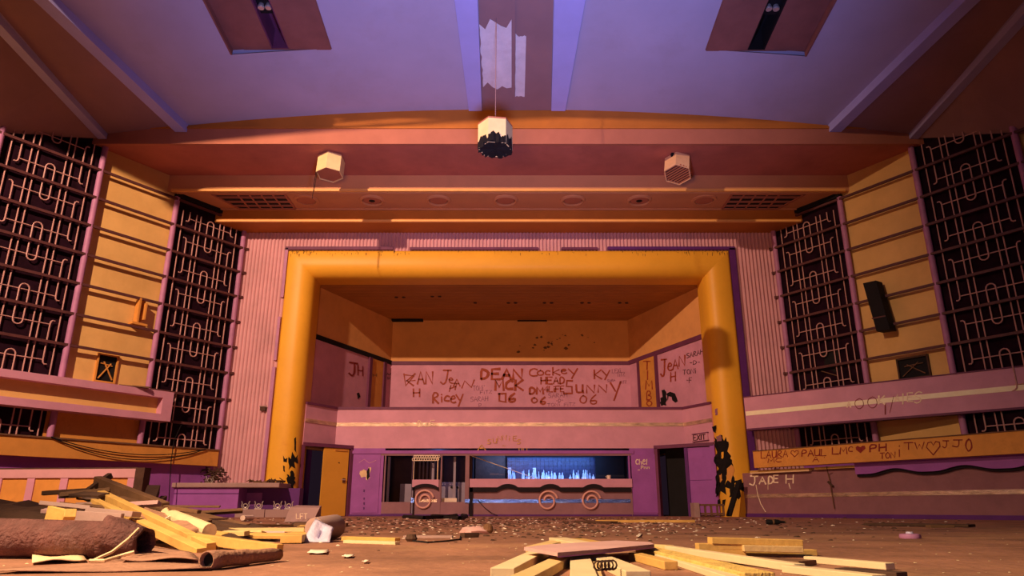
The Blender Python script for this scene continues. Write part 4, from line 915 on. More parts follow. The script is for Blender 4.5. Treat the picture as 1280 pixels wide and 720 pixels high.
# band, bar panels
def bs(c, x0, y0, x1, y1, w_, m, **k): word(BW, c, x0, y0, x1, y1, w_, m, band, d=.02, **k)
bs('D', 522, 525.5, 527.5, 533.5, .9, 'graf_white'); bs('U', 528.5, 528, 534.5, 533, .8, 'graf_white'); bs('E', 538, 525.5, 543.5, 532, .8, 'graf_white')
for c, x, y in zip('SUNNiES', (609, 616, 622, 628, 634, 641, 646), (549, 548, 545, 544, 545, 545, 549)): bs(c, x, y, x + 5, y + 6, .8, 'graf_gold')
for c, x, y in zip('A', (597,), (556,)): bs(c, x, y, x + 10, y + 7, 1.3, 'graf_gold')
bs('IIU', 648, 560, 659, 565, .9, 'graf_gold')
bs('^', 628, 556, 632, 559, .5, 'graf_gold')
word(BW, 'Chel', 794.5, 574, 809, 580.5, 1.0, 'graf_white', barw, d=.026); word(BW, 'pnn', 801, 582, 812, 586, .8, 'graf_white', barw, d=.026); word(BW, '-', 797, 586, 800, 589, .7, 'graf_white', barw, d=.026)
word(BW, '^', 449, 574, 470, 581, .5, 'lilac', barw, d=.026)
# exit sign
t = thing('exit_sign', 'worn pale EXIT sign above the right doorway', 'sign', BR.P(.5, 0, 2.1))
(sa, zta), (sb, zba) = BR.px(884, 541, .04), BR.px(866, 552, .04); a, b = min(sa, sb), max(sa, sb)
MB().fbox(BR, a, b, .0, .035, zba, zta).build('board', 'lilac', t); MB().fbox(BR, a - .02, b + .02, 0, .045, zta, zta + .025).fbox(BR, a - .02, b + .02, 0, .045, zba - .02, zba).build('frame', 'plum', t)
word(BR, 'EXIT', 866.5, 544.0, 881.5, 550.5, 1.2, 'graf_ink', t, d=.04, slope=-1.2, name='lettering')

# ------------------------------------------------------------------ right side: balcony band, beam, counter front
e = 9.5
def avgz(fr, pts, d): return sum(fr.px(x, y, d)[1] for x, y in pts) / len(pts)
zt, zb = avgz(RB, ((932, 497), (1216, 465)), .12), avgz(RB, ((935, 537), (1216, 512)), .12)
t = rband = thing('balcony', 'long dusky lilac balcony band with a pale tape stripe on the right wall', 'balcony front', RB.P(3, 0, zb))
MB().fbox(RB, -.0, e, -.12, .12, zb, zt).build('panel', 'lilac', t)
MB().fbox(RB, -.0, e, -.14, .14, zt, zt + .025).build('capping', 'plum', t)
z0, z1 = avgz(RB, ((932, 520), (1216, 493)), .125), avgz(RB, ((932, 515), (1216, 486)), .125)
MB().fbox(RB, .02, e, .12, .126, z0, z1).build('tape_stripe', 'foil_white', t)
MB().fbox(RB, -.0, e, -.12, .135, zb - .05, zb).build('bottom_trim', 'plum', t)
def rb(c, x0, y0, x1, y1, w_, m, **k): word(RB, c, x0, y0, x1, y1, w_, m, rband, d=.131, **k)
rb('A', 1059, 501, 1063.5, 509, 1.8, 'graf_white'); rb('O', 1068, 498, 1080, 511, .8, 'graf_red2'); rb('O', 1084, 496, 1097, 510, .8, 'graf_red2')
rb('K', 1098, 495, 1106, 505, 1.8, 'graf_white'); rb('/', 1112, 495, 1117, 516, .7, 'graf_red2'); rb('A', 1119, 493, 1124, 502, 1.8, 'graf_white'); rb('I', 1127, 492, 1130, 505, 1.7, 'graf_white'); rb('E', 1134, 491, 1141, 502, 1.7, 'graf_white'); rb('S', 1142, 489.5, 1152, 504, 1.7, 'graf_white', shear=1)
rb('I', 1105, 505, 1108, 518, 1.8, 'graf_red2')
# LAURA beam
zt, zb = avgz(RL, ((942, 563), (1216, 545)), .32), avgz(RL, ((942, 585), (1216, 570)), .32)
s0, _ = RL.px(942, 575, .32)
rbeam = MB().fbox(RL, s0, e, .05, .32, zb, zt).build('lower_beam', 'ochre'); tag(rbeam, 'long ochre beam daubed with red names and hearts on the right', 'beam')
MB().fbox(RL, s0, e, .05, .34, zt, zt + .02).build('capping', 'wood_brown', rbeam)
def rl(c, x0, y0, x1, y1, w_, m='graf_red2', **k): word(RL, c, x0, y0, x1, y1, w_, m, rbeam, d=.326, **k)
rl('LAURA', 951, 564.5, 984.5, 573, 1.2, slope=-2); rl('v', 988.5, 563, 998, 571, 1.0); rl('PAUL', 1002, 562.5, 1033, 570.5, 1.4, slope=-1.0)
rl('LM', 1040, 559.5, 1058.5, 567.5, 1.7, slope=-.6); rl('c', 1060, 558, 1066, 565, 1.2); rl('PH', 1087, 556, 1108, 565, 1.9, slope=-1.5); rl('TW', 1130, 553.5, 1155, 562, 1.4, slope=-1)
rl('v', 1158, 552.5, 1175, 569, 1.4, slope=-1); rl('J', 1178, 551, 1186, 560, 1.3); rl('J', 1190.5, 550, 1203, 559, 1.3); rl('O', 1207, 549, 1215, 564, 2.0); rl('MC', 960, 573, 977, 578.5, 1.0, slope=-1); rl('A', 1016, 571, 1023.5, 577, 1.0)
rl('TON', 1100, 566.5, 1119, 573.5, 1.2, slope=-1.5); rl('i', 1121, 557, 1127, 571, 1.3); rl('.', 1029, 568, 1032, 572, .9)
g = [RL.hit(x, y, .326) for x, y in ((1075.5, 566.5), (1070, 562), (1069.5, 559), (1072, 557.3), (1075.5, 559), (1078, 557), (1081, 557.5), (1082, 560.5))]
MB().add(g, [tuple(range(8))]).build('painted_heart', 'graf_red2', rbeam)
# counter front
zc = 1.14
t = rfront = thing('long_counter_front', 'long rusty mauve counter front with a foil stripe along the right side', 'counter', RL.P(4, 0, 0))
MB().fbox(RL, .0, e, -.1, 0, 0.08, zc).build('panel', 'rust_mauve', t)
MB().fbox(RL, .0, e, -.1, .015, 0, .09).build('skirting', 'deep_purple', t)
z0, z1 = avgz(RL, ((930, 622), (1216, 619)), .01), avgz(RL, ((930, 617), (1216, 614)), .01)
MB().fbox(RL, .05, e, 0, .012, z0, z1).build('foil_stripe', 'foil', t)
sv, _ = RL.px(1069, 585, .1); zt1, zb1 = avgz(RL, ((1069, 580), (1216, 574)), .12), avgz(RL, ((1069, 592), (1216, 588)), .12)
mb = MB(); n = 90; V = []
bumps = [(RL.px(1118, 588, .12)[0], .62), (RL.px(1205, 586, .12)[0], .62)]
for dd in (.06, .12):
    for i in range(n + 1):
        s_ = sv + (e - sv) * i / n; V.append(RL.P(s_, dd, zt1 + .03))
    for i in range(n + 1):
        s_ = sv + (e - sv) * i / n; r = 0
        for c, hw in bumps + [(bumps[1][0] + (bumps[1][0] - bumps[0][0]), .62)]:
            q = (s_ - c) / hw
            if abs(q) < 1: r = max(r, .10 * (math.cos(q*math.pi) * .5 + .5))
        V.append(RL.P(s_, dd, zb1 + r))
m_ = n + 1; fs = []
for i in range(n): fs += [(i, i+1, m_+i+1, m_+i), (2*m_+i, 3*m_+i, 3*m_+i+1, 2*m_+i+1), (i, 2*m_+i, 2*m_+i+1, i+1), (m_+i, m_+i+1, 3*m_+i+1, 3*m_+i)]
fs += [(0, m_, 3*m_, 2*m_), (n, 2*m_+n, 3*m_+n, m_+n)]
MB().add(V, fs).build('humped_valance', 'purple', t)
V2 = [Vector(v) - Vector(RL.n) * .055 - Vector((0, 0, .06)) for v in V]
MB().add(V2, fs).build('valance_backing', 'wine', t)
ca, _ = RL.px(938, 590, .1); cb, _ = RL.px(1012, 590, .1)
MB().fbox(RL, ca, cb, -.1, .12, zc + .0, zc + .05).build('capping', 'wood_gold', t); MB().fbox(RL, cb + .15, sv, -.1, .12, zc + .0, zc + .055).build('capping', 'wood_gold', t)
MB().fbox(RL, ca, cb, .0, .125, zc - .03, zc).build('capping_edge', 'cream', t)
def rw_(c, x0, y0, x1, y1, w_, **k): word(RL, c, x0, y0, x1, y1, w_, 'graf_white', rfront, d=.008, **k)
rw_('J', 937, 595, 947, 607, 1.9); rw_('A', 949, 596, 957, 605, 2.0); rw_('D', 960, 595, 967, 605, 1.9); rw_('E', 967, 594, 973, 603, 1.8); rw_('H', 982, 593.5, 992, 604, 1.6)
MB().tube([RL.hit(x, y, .012) for x, y in ((945, 606), (947, 618), (951, 630), (957, 640))], .012, 4).tube([RL.hit(x, y, .012) for x, y in ((986, 604), (988, 611))], .015, 4).tube([RL.hit(x, y, .012) for x, y in ((960, 606), (960, 612))], .008, 4).build('paint_drip', 'graf_white', rfront)
t = thing('cable', 'dark cord dangling down the right counter front', 'cable', RL.hit(1040, 640, .06))
MB().tube([RL.hit(x, y, .30 if y < 590 else .05) for x, y in ((1033, 583), (1035, 592), (1037, 600), (1039, 612), (1041, 624), (1043, 636))], .012, 5).build('cord', 'wood_brown', t)
MB().tube([RL.hit(x, y, .06) for x, y in ((1035, 602), (1038, 605), (1041, 608))], .03, 6).build('knot', 'wood_dark', t)

# things by the right column
t = thing('wooden_crate', 'low slatted wooden crate beside the right yellow column', 'crate', at(883, 644, 19.3))
a, b = at(867, 640, 19.3).x, at(905, 640, 19.3).x
for z in (.06, .28): MB().box(a + .12, b, 19.25, 19.29, z, z + .05).build('slat', 'wood_brown', t)
MB().box(a, a + .14, 19.2, 19.6, .0, .36).build('end_block', 'grey', t)
for k in range(5): MB().box(a + .12 + (b - a - .16)*k/4, a + .17 + (b - a - .16)*k/4, 19.26, 19.3, .03, .33).build('divider', 'wood_brown', t)
MB().box(a + .12, b, 19.3, 19.6, .02, .05).build('base', 'wood_brown', t)
tag(MB().beam(at(911, 645, 19.45), at(924, 601, 19.7), .16, .05).build('charred_board', 'char'), 'charred black board leaning against the right yellow column', 'board')

# ------------------------------------------------------------------ timber in the foreground
def plank(A, B, wd, h, m, label, roll=0, name='timber', cat='timber', group='loose timber on the floor', taper=1.0):
    return tag(MB().beam(A, B, wd, h, roll, taper).build(name, m, bevel=.003), label, cat, group)
def fp(px, py, z): return fl(px, py, z)
h = .032
plank(fp(628, 716, h/2), fp(682, 688, h/2), .085, h, 'wood_white', 'pale batten at the left of the central pile under the pink board')
plank(fp(652, 727, h/2), fp(712, 696, h/2), .075, h, 'wood', 'long pale batten poking out from under the pink board toward bottom left')
plank(fp(731, 732, h/2), fp(724, 693, h/2), .085, h, 'wood_white', 'pale batten pointing straight at the viewer from under the pink board')
plank(fp(750, 732, .01), fp(741, 697, .01), .03, .02, 'wood', 'thin strip beside the batten that points straight at the viewer')
plank(fp(798, 720, h/2), fp(738, 694, h/2), .085, h, 'wood_white', 'pale batten running from the pink board down to the bottom right')
plank(fp(697, 675, .04), fp(745, 685, .04), .11, .03, 'wood_white', 'short pale timber showing behind the pink board')
plank(fp(720, 676, .03), fp(760, 683, .03), .09, .03, 'wood_gold', 'golden strip lying behind the pink board')
plank(fp(696, 679, .03), fp(668, 687, .03), .09, .03, 'wood', 'pale timber end behind the left tip of the pink board')
plank(fp(793, 695, .017), fp(839, 707, .017), .055, h, 'wood_gold', 'short golden block with a dark sawn end right of the pink board')
plank(fp(812, 691, .012), fp(918, 724, .012), .06, .022, 'wood_white', 'long pale batten running to the bottom edge right of centre')
plank(fp(806, 687, .02), fp(950, 722, .02), .10, .03, 'osb', 'long rough golden board right of the pink board')
plank(fp(836, 686, .03), fp(1000, 710, .015), .05, .03, 'wood_white', 'long pale plank passing in front of the small timber stack')
plank(fp(985, 711, .014), fp(1100, 724, .014), .06, .026, 'wood_white', 'pale plank at the bottom right beyond the stack')
plank(fp(786, 681, .035), fp(838, 684, .035), .06, .02, 'wood', 'splintered pale lath at the right tip of the pink board')
plank(fp(1010, 699, .014), fp(1113, 708, .014), .05, .026, 'wood_white', 'slim pale batten with a dark end furthest right of the stack')
plank(fp(1050, 713, .01), fp(1128, 719, .01), .07, .02, 'wood_dark', 'dark splintered lath beside the furthest right batten')
# small stack, all about 3.7 m away
def st(x0, y0, x1, y1, m, lab, dY=0.0, hh=.030, wd=.075): plank(at(x0, y0, 3.7 + dY), at(x1, y1, 3.7 + dY), wd, hh, m, lab, group='small timber stack')
st(880, 690.5, 930, 691.5, 'wood_gold', 'bottom left offcut of the small timber stack')
st(925, 692, 1018, 690.5, 'wood_gold', 'bottom right offcut of the small timber stack with a pale end', .12)
st(871, 683, 926, 683.5, 'wood_gold', 'middle left offcut of the small timber stack')
st(927, 685, 1001, 686.5, 'wood', 'middle right offcut of the small timber stack', -.03)
st(887, 675.5, 1000, 678.5, 'wood_gold', 'topmost timber of the small stack right of centre', 0, .030, .085)
plank(fp(930, 699, .012), fp(1010, 704, .012), .14, .02, 'wood_brown', 'brown board under the small timber stack', group='small timber stack')
# pink board
zb_ = .075
zb_ = .05
pts = [fl(x, y, zb_) for x, y in ((655, 688), (688, 684), (770, 679), (812, 681), (818, 684), (760, 690), (697, 695.5))]
t = tag(MB().prism(pts, (0, 0, .014)).build('broken_board', 'pinkboard'), 'flat pink broken board lying on the central timber pile', 'board')
MB().prism([p + Vector((0, 0, -.004)) for p in (pts[4], pts[5], pts[6], pts[6] + Vector((0, .012, 0)), pts[5] + Vector((0, .012, 0)), pts[4] + Vector((0, .012, 0)))], (0, 0, .017)).build('torn_edge', 'purple', t)
p = fl(748, 713, .03); mb = MB()
for k in range(5):
    mb.tube([p + Vector((k*.013 + .015*math.cos(q), .008*k, .015 + .015*math.sin(q))) for q in [math.radians(40*i) for i in range(9)]], .0035, 4, closed=True)
tag(mb.build('wire_coil', 'wood_dark'), 'small dark coil of wire hanging on a batten below the pink board', 'wire')

# ------------------------------------------------------------------ debris heap on the left
# rough mound under the heap
mb = MB(); g = random.Random(17); nx, ny = 26, 12; V = []
for j in range(ny):
    for i in range(nx):
        x = -5.2 + 3.6 * i/(nx-1); y = 5.0 + 2.4 * j/(ny-1); e_ = min(1, i/4 + .4) * max(0, 1 - i/(nx-1))**.8 * math.sin(math.pi * min(1, max(0, (j)/(ny-1))))
        V.append((x, y, max(-.01, .34 * e_ + g.uniform(-.05, .05) * (e_ > .02))))
fs = [(j*nx + i, j*nx + i+1, (j+1)*nx + i+1, (j+1)*nx + i) for j in range(ny-1) for i in range(nx-1)]
mb.add(V, fs); o = mb.build('rubble_mound', 'wood_dark'); tag(o, 'dark mound of rubble beneath the timbers at the left', 'rubble'); o['kind'] = 'stuff'
H = 'debris heap at the left'
def pk(a, Ya, b, Yb, wd, hh, m, lab, roll=0, name='timber', cat='timber', taper=1): return plank(at(*a, Ya), at(*b, Yb), wd, hh, m, lab, roll, name, cat, H, taper)
pk((118, 627), 5.9, (252, 691), 4.05, .055, .05, 'wood_gold', 'long golden timber sloping across the heap, front one of the pair', .1)
pk((126, 617), 6.1, (264, 684), 4.3, .055, .05, 'wood_gold', 'long golden timber sloping across the heap, rear one of the pair', .1)
pk((121, 604), 6.9, (206, 638), 6.2, .07, .13, 'wood_brown', 'thick dark beam end rising above the heap', .1)
pk((138, 594), 6.95, (104, 618), 6.7, .05, .05, 'wood_dark', 'short dark strut crossed under the raised beam end')
pk((200, 633), 6.6, (305, 658), 6.0, .12, .02, 'wood_brown', 'long thin brown board trailing right from the heap', .2)
pk((290, 656), 6.4, (362, 657), 7.0, .10, .02, 'wood_brown', 'curved end board lying on the floor right of the heap')
pk((190, 641), 6.5, (318, 664), 5.8, .14, .05, 'wood_dark', 'dark board under the long thin board of the heap')
pk((215, 652), 6.1, (300, 668), 5.5, .10, .04, 'wood_dark', 'dark board low on the right of the heap')
pk((238, 672), 4.5, (350, 687), 4.15, .05, .055, 'wood_gold', 'golden batten lying in front of the heap with its end at the right')
pk((262, 685), 4.4, (276, 686), 4.4, .07, .06, 'wood_gold', 'small wooden block under the front golden batten')
pk((290, 677), 4.9, (340, 680), 4.75, .05, .02, 'wood_white', 'white lath behind the front golden batten')
pk((60, 643), 4.5, (90, 650), 4.4, .03, .10, 'wood_gold', 'upright golden board at the far left behind the carpet roll')
pk((84, 652), 4.35, (88, 641), 4.25, .06, .05, 'wood_gold', 'small upright wooden block on the carpet roll at the far left')
pk((86, 648), 4.9, (152, 652), 4.8, .03, .10, 'grey', 'grey board on edge behind the carpet roll')
pk((176, 660), 4.9, (196, 640), 5.4, .18, .02, 'chip', 'brown chipboard square propped in the heap', .3, 'board', 'board')
pk((222, 668), 4.7, (206, 655), 5.2, .25, .02, 'chip', 'dark chipboard flap right of the sloping timbers', -.2, 'board', 'board')
pk((186, 662), 5.0, (216, 643), 5.4, .012, .012, 'paper', 'thin white stick standing out of the heap')
pk((198, 698), 3.75, (240, 694), 3.8, .012, .012, 'paper', 'thin white stick on the floor before the heap')
pk((192, 612), 7.6, (186, 627), 7.3, .12, .10, 'wood_dark', 'dark block standing behind the heap')
pk((205, 622), 7.6, (192, 632), 7.2, .06, .04, 'wood_dark', 'short dark offcut behind the heap, right of the dark block')
for k, (x0, y0, Y0, x1, y1, Y1, wd_, m_, lab) in enumerate(((150, 622, 6.4, 262, 652, 5.9, .05, 'wood_brown', 'brown lath running alongside the long thin board'), (168, 634, 6.3, 292, 664, 5.9, .06, 'wood_dark', 'dark lath beneath the brown lath of the heap'),
        (205, 646, 6.2, 336, 668, 5.9, .05, 'wood_brown', 'brown lath reaching furthest right from the heap'), (214, 660, 5.5, 258, 676, 5.0, .07, 'wood_dark', 'dark board beside the cardboard tube'), (140, 636, 5.8, 176, 655, 5.2, .10, 'chip', 'brown board behind the sloping pair of golden timbers'),
        (250, 664, 5.3, 282, 669, 5.2, .07, 'wood_gold', 'short golden offcut at the end of the cardboard tube'), (310, 668, 5.6, 345, 672, 5.4, .06, 'wood_brown', 'brown offcut on the floor behind the white lath'))):
    pk((x0, y0), Y0, (x1, y1), Y1, wd_, .022, m_, lab, .2)
g = random.Random(9)
cols = ['wood_brown', 'wood_gold', 'wood', 'wood_brown', 'wood_dark', 'pinkboard', 'grey']
words = ['brown', 'golden', 'pale', 'old brown', 'dark', 'pinkish', 'grey']
zone = ['at the far left top of the heap', 'low at the far left of the heap', 'in the middle of the heap', 'at the right foot of the heap', 'on the floor between the heap and the rolled sheet']
k = 0
for zi, (x0, x1, y0, y1, Y0, Y1, cnt) in enumerate(((50, 115, 610, 628, 6.0, 7.0, 9), (50, 130, 628, 645, 5.0, 6.0, 9), (130, 215, 632, 652, 5.4, 6.4, 8), (240, 330, 660, 678, 5.0, 6.0, 9), (330, 385, 655, 668, 6.5, 8.0, 10))):
    for i in range(cnt):
        px, py, Y = g.uniform(x0, x1), g.uniform(y0, y1), g.uniform(Y0, Y1); A = at(px, py, Y); L_ = g.uniform(.18, .6); a = g.uniform(-.5, .5)
        A.z = max(A.z, .03); c = g.randrange(7)
        Bp = A + Vector((math.cos(a)*L_, math.sin(a)*L_, g.uniform(-.08, .05)))
        if zi >= 3: A.z = .02 + .02*(i % 3); Bp.z = A.z
        Bp.z = max(Bp.z, .02)
        plank(A, Bp, g.uniform(.04, .13), g.uniform(.012, .04), cols[c], '%s scrap of board %s' % (words[c], zone[zi]), g.uniform(-.3, .3), 'board_scrap', 'scrap', 'scraps %s' % zone[zi])
tag(MB().tube([at(208, 643, 5.5), at(262, 664, 5.0)], .05, 14).build('cardboard_tube', 'cream'), 'cream cardboard tube lying in the heap', 'tube')
# big carpet roll with its folded end
t = thing('carpet_roll', 'big dark carpet roll lying at the bottom left corner', 'carpet', (-2.6, 3.6, 0))
A, B = Vector((-3.6, 3.75, .100)), at(143, 674, 3.55); B.z = .085
MB().tube([A, A.lerp(B, .5) + Vector((0, 0, .006)), B], [.098, .092, .084], 22).build('roll', 'carpet', t, smooth=True)
ax = (B - A).normalized(); up = Vector((0, 0, 1)); sd = ax.cross(up).normalized()
mb = MB(); V = []; ringn = 26; stn = 7
for j in range(stn):
    f = j / (stn - 1); c = B + ax * (-.03 + .19 * f) + Vector((0, 0, .012 - .02*f)); rr_ = .100 - .022 * f
    for i in range(ringn):
        a = math.radians(-60 + 300 * i / (ringn - 1)); q = rr_ * (1 + .06 * math.sin(i*1.3 + j))
        pnt = c + (up * math.sin(a) * q * (1 - .18*f) + sd * math.cos(a) * q * 1.05); pnt.z = max(pnt.z, .012); V.append(pnt)
fs = [(j*ringn + i, j*ringn + i+1, (j+1)*ringn + i+1, (j+1)*ringn + i) for j in range(stn-1) for i in range(ringn-1)]
fo = mb.add(V, fs).build('folded_end', 'carpet', t, smooth=True)
md = fo.modifiers.new('s', 'SOLIDIFY'); md.thickness = .014
MB().tube([at(173, 661, 3.45), at(160, 674, 3.35), at(140, 690, 3.3), at(118, 700, 3.25)], .007, 6).build('edging', 'cream', t)
MB().tube([at(168, 690, 3.3), at(150, 695, 3.28), at(130, 701, 3.2), at(112, 701, 3.2)], .008, 6).build('edging', 'cream', t)
# lino roll at front and the flat carpet sheets
A, B = fl(258, 701, .035), fl(348, 693, .03)
t = thing('lino_roll', 'thin brown lino roll lying in front of the heap with a dark hollow end', 'roll', A)
mb = MB(); V = []; ringn = 18
for j in range(9):
    c = A.lerp(B, j/8); q = .036 * (1 - .25 * j/8) * (1 + .08 * math.sin(j*2.1)); ax2 = (B - A).normalized(); s2 = ax2.cross(up).normalized()
    for i in range(ringn): a = 2*math.pi*i/ringn; p = c + (up*math.sin(a) + s2*math.cos(a))*q; p.z = max(p.z, .004); V.append(p)
fs = [(j*ringn + i, j*ringn + (i+1) % ringn, (j+1)*ringn + (i+1) % ringn, (j+1)*ringn + i) for j in range(8) for i in range(ringn)]
o = mb.add(V, fs).build('sheet', 'carpet_back', t, smooth=True); md = o.modifiers.new('s', 'SOLIDIFY'); md.thickness = .006
MB().lathe([(.027, .02), (.022, .03)], A, 14, ax=(B - A)).build('hollow', 'black', t)
def sheet(pts, z, thick, m, lab, nm, cat, n=8, wob=.008, seed=1):
    # quad sheet with gentle waves and real thickness
    g = random.Random(seed); P = [fl(x, y, z) for x, y in pts]; V = []
    for j in range(n + 1):
        for i in range(n + 1):
            u_, v_ = i/n, j/n; p = P[0].lerp(P[1], u_).lerp(P[3].lerp(P[2], u_), v_); p.z = z + wob * (math.sin(u_*7 + seed) * math.cos(v_*5) * .5 + .5); V.append(p)
    fs = [(j*(n+1) + i, j*(n+1) + i+1, (j+1)*(n+1) + i+1, (j+1)*(n+1) + i) for j in range(n) for i in range(n)]
    o = MB().add(V, fs).build(nm, m, smooth=True); md = o.modifiers.new('s', 'SOLIDIFY'); md.thickness = thick; md.offset = -1
    return tag(o, lab, cat)
sheet([(-20, 716), (262, 712), (268, 700), (150, 700)], .006, .004, 'carpet_back', 'flat brown carpet sheet spread on the floor at the bottom left', 'carpet_sheet', 'carpet', wob=.008)
sheet([(150, 702), (250, 702), (236, 692), (168, 684)], .016, .004, 'carpet_back', 'folded carpet flap on top of the flat carpet sheet', 'carpet_flap', 'carpet', wob=.014, seed=3)
sheet([(40, 703), (108, 700), (100, 692), (40, 692)], .012, .004, 'cream', 'pale curved strip under the big carpet roll', 'carpet_strip', 'strip', wob=.01, seed=5)
# rolled sheet with plastic, mid left
A, B = fl(393, 672, .085), fl(423, 656, .09)
A = at(392, 667, 5.5); B = at(420, 660, 5.85); A.z = .088; B.z = .092
t = thing('rolled_sheet', 'short fat roll wrapped in milky plastic on the floor left of centre', 'roll', (A.x, A.y, 0))
MB().tube([A, A.lerp(B, .94), B], [.075, .09, .078], 20).build('roll', 'grey', t, smooth=True)
V = []; P = [fl(378, 677, .006), fl(412, 677.5, .006), at(418, 660, 5.35), at(394, 657, 5.45)]; n = 8
for j in range(n + 1):
    for i in range(n + 1):
        u_, v_ = i/n, j/n; p = P[0].lerp(P[1], u_).lerp(P[3].lerp(P[2], u_), v_); p.z += .03 * math.sin(u_*9) * math.sin(v_*3.1) + .05 * math.sin(v_*1.57) * (1 - u_); p.z = max(.006, p.z); V.append(p)
o = MB().add(V, [(j*(n+1) + i, j*(n+1) + i+1, (j+1)*(n+1) + i+1, (j+1)*(n+1) + i) for j in range(n) for i in range(n)]).build('plastic_sheet', 'plastic', t, smooth=True); md = o.modifiers.new('s', 'SOLIDIFY'); md.thickness = .004
plank(fl(364, 674, .03), fl(398, 662, .03), .14, .05, 'wood_gold', 'golden timber left of the plastic wrapped roll')
plank(fl(430, 673, .015), fl(497, 675, .015), .06, .03, 'wood_gold', 'thin golden batten on the floor right of the plastic wrapped roll')
plank(fl(432, 677, .01), fl(497, 679, .01), .05, .02, 'wood_white', 'pale batten in front of the thin golden batten on the floor')
plank(fl(505, 671, .01), fl(566, 671, .01), .1, .02, 'grey', 'grey strip lying flat on the floor at centre left')
plank(fl(745, 651.5, .02), fl(867, 651.5, .02), .2, .04, 'wood_gold', 'long golden plank on the floor before the right doorway')
plank(fl(722, 652, .02), fl(768, 653, .02), .16, .03, 'wood_dark', 'dark plank on the floor just left of the long golden plank')
plank(fl(1085, 655, .02), fl(1215, 657, .02), .3, .03, 'wood_dark', 'long dark board on the floor before the right counter front')
plank(fl(1160, 658, .03), fl(1190, 658, .03), .1, .03, 'wood_brown', 'brown offcut beside the long dark board on the right')
# grey box with painted letters
t = thing('grey_box', 'tipped grey box with white painted letters before the purple counter', 'box', at(380, 650, 12.6))
A = at(378, 643, 12.6)
q = [at(x, y, Y) for x, y, Y in ((355, 650, 12.5), (391, 651.5, 12.3), (401, 645, 12.9), (368, 644, 13.3))]; z_ = .02
lo = [Vector((p.x, p.y, .005)) for p in q]; top = [at(363, 634, 12.7), at(400, 634.5, 12.5), at(402, 632, 13.0), at(370, 631.5, 13.4)]
MB().hexa(lo + top).build('body', 'grey', t, bevel=.01)
FX = line((lo[0].x, lo[0].y), (lo[1].x, lo[1].y), (0, 0))
word(FX, 'LFT', 370, 642, 384, 648.5, .9, 'graf_white', t, d=.03, name='lettering')
tag(MB().tube([(at(304, 641, 14).x, 14, .05), (at(314, 636, 14.3).x, 14.4, .05)], .05, 10).build('cloth_roll', 'paper'), 'small white rolled cloth before the low grey block', 'cloth')
# cables, bottle, puck, plastic clump
pts = [fl(x, y, .03) for x, y in ((505, 646), (530, 647.5), (555, 646.5), (575, 648), (583, 645), (573, 643.5), (560, 646), (540, 645))]
tag(MB().tube(pts, .05, 6).build('cable', 'black'), 'black cable heap on the floor in front of the kiosk', 'cable')
tag(MB().tube([BW.hit(x, y, .10) for x, y in ((597, 625), (605, 634), (614, 641), (622, 644.5))], .01, 5).build('cable', 'black'), 'thin black cable drooping down the bar front below its left end', 'cable')
cable([fl(x, y, .008) for x, y in ((516, 676), (535, 678), (560, 676), (575, 674), (576, 668))], .006, 'thin dark wire curling over the floor at centre left')
g = random.Random(31); mb = MB()
p = fl(594, 667, 0); V = []
for j in range(7):
    for i in range(14):
        a = 2*math.pi*i/14; r = .15 * math.cos(j/6*1.5) * (1 + g.uniform(-.2, .2)); V.append((p.x + r*math.cos(a), p.y + r*.6*math.sin(a), max(0.003, .06*math.sin(j/6*1.57) + g.uniform(-.008, .012))))
mb.add(V, [(j*14 + i, j*14 + (i+1) % 14, (j+1)*14 + (i+1) % 14, (j+1)*14 + i) for j in range(6) for i in range(14)] + [tuple(range(84, 98))])
tag(mb.build('plastic_bag', 'pinkboard', smooth=True), 'crumpled pale bag lying on the floor at centre', 'bag')
tag(MB().beam(fl(578, 669, .02), fl(596, 668.5, .02), .06, .035).build('dark_scrap', 'wood_dark'), 'dark scrap in front of the crumpled pale bag', 'scrap')
p = fl(610, 667, 0); tag(MB().lathe([(.03, 0), (.05, .03), (.045, .07), (.02, .09)], p, 12).build('crushed_can', 'wood_brown'), 'dark crushed can right of the crumpled pale bag', 'can')
p = fl(514, 677, 0); tag(MB().lathe([(.03, 0), (.045, .02), (.03, .05)], p, 10).build('dark_fitting', 'wood_dark'), 'small dark fitting at the end of the floor wire', 'fitting')
A, B = fl(958, 652.5, .036), fl(981, 652.5, .036)
t = thing('dark_bottle', 'dark bottle lying on the floor before the right counter front', 'bottle', (A.x, A.y, 0))
ax3 = (B - A); L3 = ax3.length
MB().lathe([(.032, 0), (.036, .02), (.036, L3*.62), (.02, L3*.78), (.014, L3)], A, 14, ax=ax3).build('body', 'black', t, smooth=True)
MB().lathe([(.0375, L3*.30), (.0375, L3*.40)], A, 14, ax=ax3).build('label_band', 'wood_brown', t)
MB().lathe([(.018, L3), (.018, L3*1.06)], A, 10, ax=ax3).build('cap', 'wood_brown', t)
p = fl(1138, 673, 0); t = thing('lost_lid', 'round mauve lid lying alone on the floor at the right', 'lid', p)
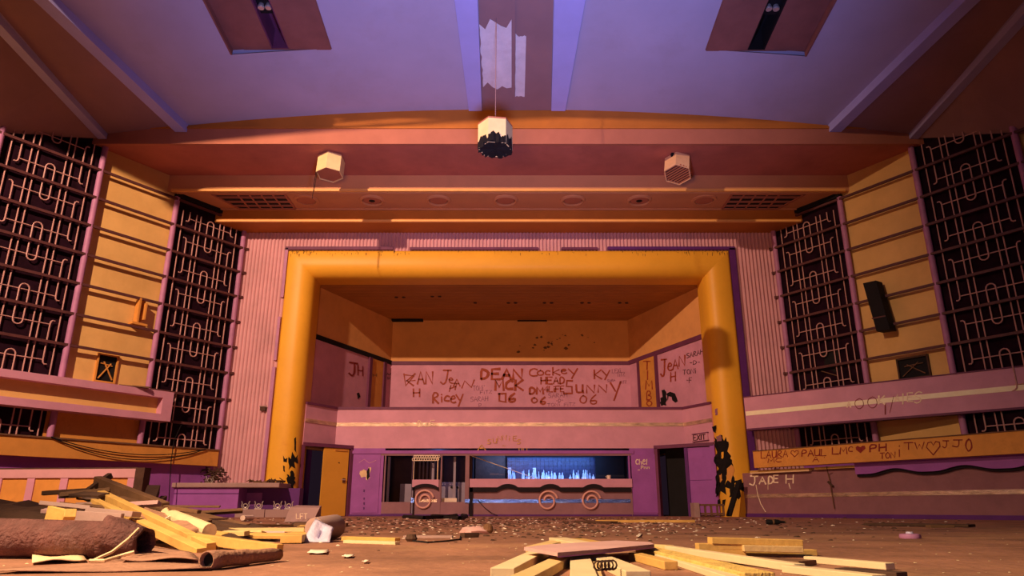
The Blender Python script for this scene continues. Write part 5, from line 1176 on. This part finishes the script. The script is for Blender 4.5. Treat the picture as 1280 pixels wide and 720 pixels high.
MB().lathe([(.075, 0), (.08, .012), (.075, .032), (.05, .036)], p, 22).build('disc', 'post', t, smooth=True); MB().lathe([(.03, .034), (.025, .05)], p, 14).build('knob', 'plastic', t)
# white papers
for (x0, y0, x1, y1), lab in (((384, 688, 411, 692), 'white paper scrap on the floor in front of the plastic roll'), ((427, 694, 443, 696.5), 'small white paper scrap right of the larger one'), ((795, 667, 803, 671), 'white paper scrap on the floor behind the pink board'), ((452, 701, 462, 703), 'dim paper scrap on the floor near the bottom, left of centre')):
    sheet([(x0, y1), (x1 - 3, y1), (x1, y0), (x0 + 4, y0)], .006, .002, 'paper', lab, 'paper_scrap', 'paper', n=4, wob=.005)
# fine litter: plaster flecks and grit nobody could count
def flecks(name, n, m, seed, smin, smax, lab, dens):
    g = random.Random(seed); mb = MB()
    for i in range(n):
        px, py = dens(g); p = fl(px, py, 0)
        if p.y > 19.0 and abs(p.x) > 5.8: continue
        if p.y > 21.4: continue
        s_ = g.uniform(smin, smax) * (.5 + p.y/14); a = g.uniform(0, 6.3); c, s2 = math.cos(a)*s_, math.sin(a)*s_; hh = g.uniform(.08, .25) * s_
        q = [(p.x + c, p.y + s2, .001), (p.x - s2*.7, p.y + c*.7, .001), (p.x - c*.9, p.y - s2*.9, .001), (p.x + s2*.6, p.y - c*.6, .001)]
        mb.hexa(q + [(x*.5 + p.x*.5, y*.5 + p.y*.5, hh + g.uniform(0, .15)*s_) for x, y, z in q])
    o = tag(mb.build(name, m), lab, 'litter'); o['kind'] = 'stuff'; return o
far = lambda g: (g.choice([g.uniform(60, 1220), g.gauss(540, 130), g.gauss(700, 120)]), 647.5 + abs(g.gauss(0, 11)))
wide = lambda g: (g.uniform(0, 1280), g.uniform(648, 718))
flecks('plaster_flecks', 800, 'paper', 1, .006, .028, 'pale plaster flecks scattered over the floor', far)
flecks('plaster_flecks', 350, 'wood_white', 2, .004, .013, 'small pale chips scattered over the nearer floor', wide)
flecks('dark_grit', 1500, 'wood_dark', 3, .01, .04, 'dark grit scattered over the floor', far)
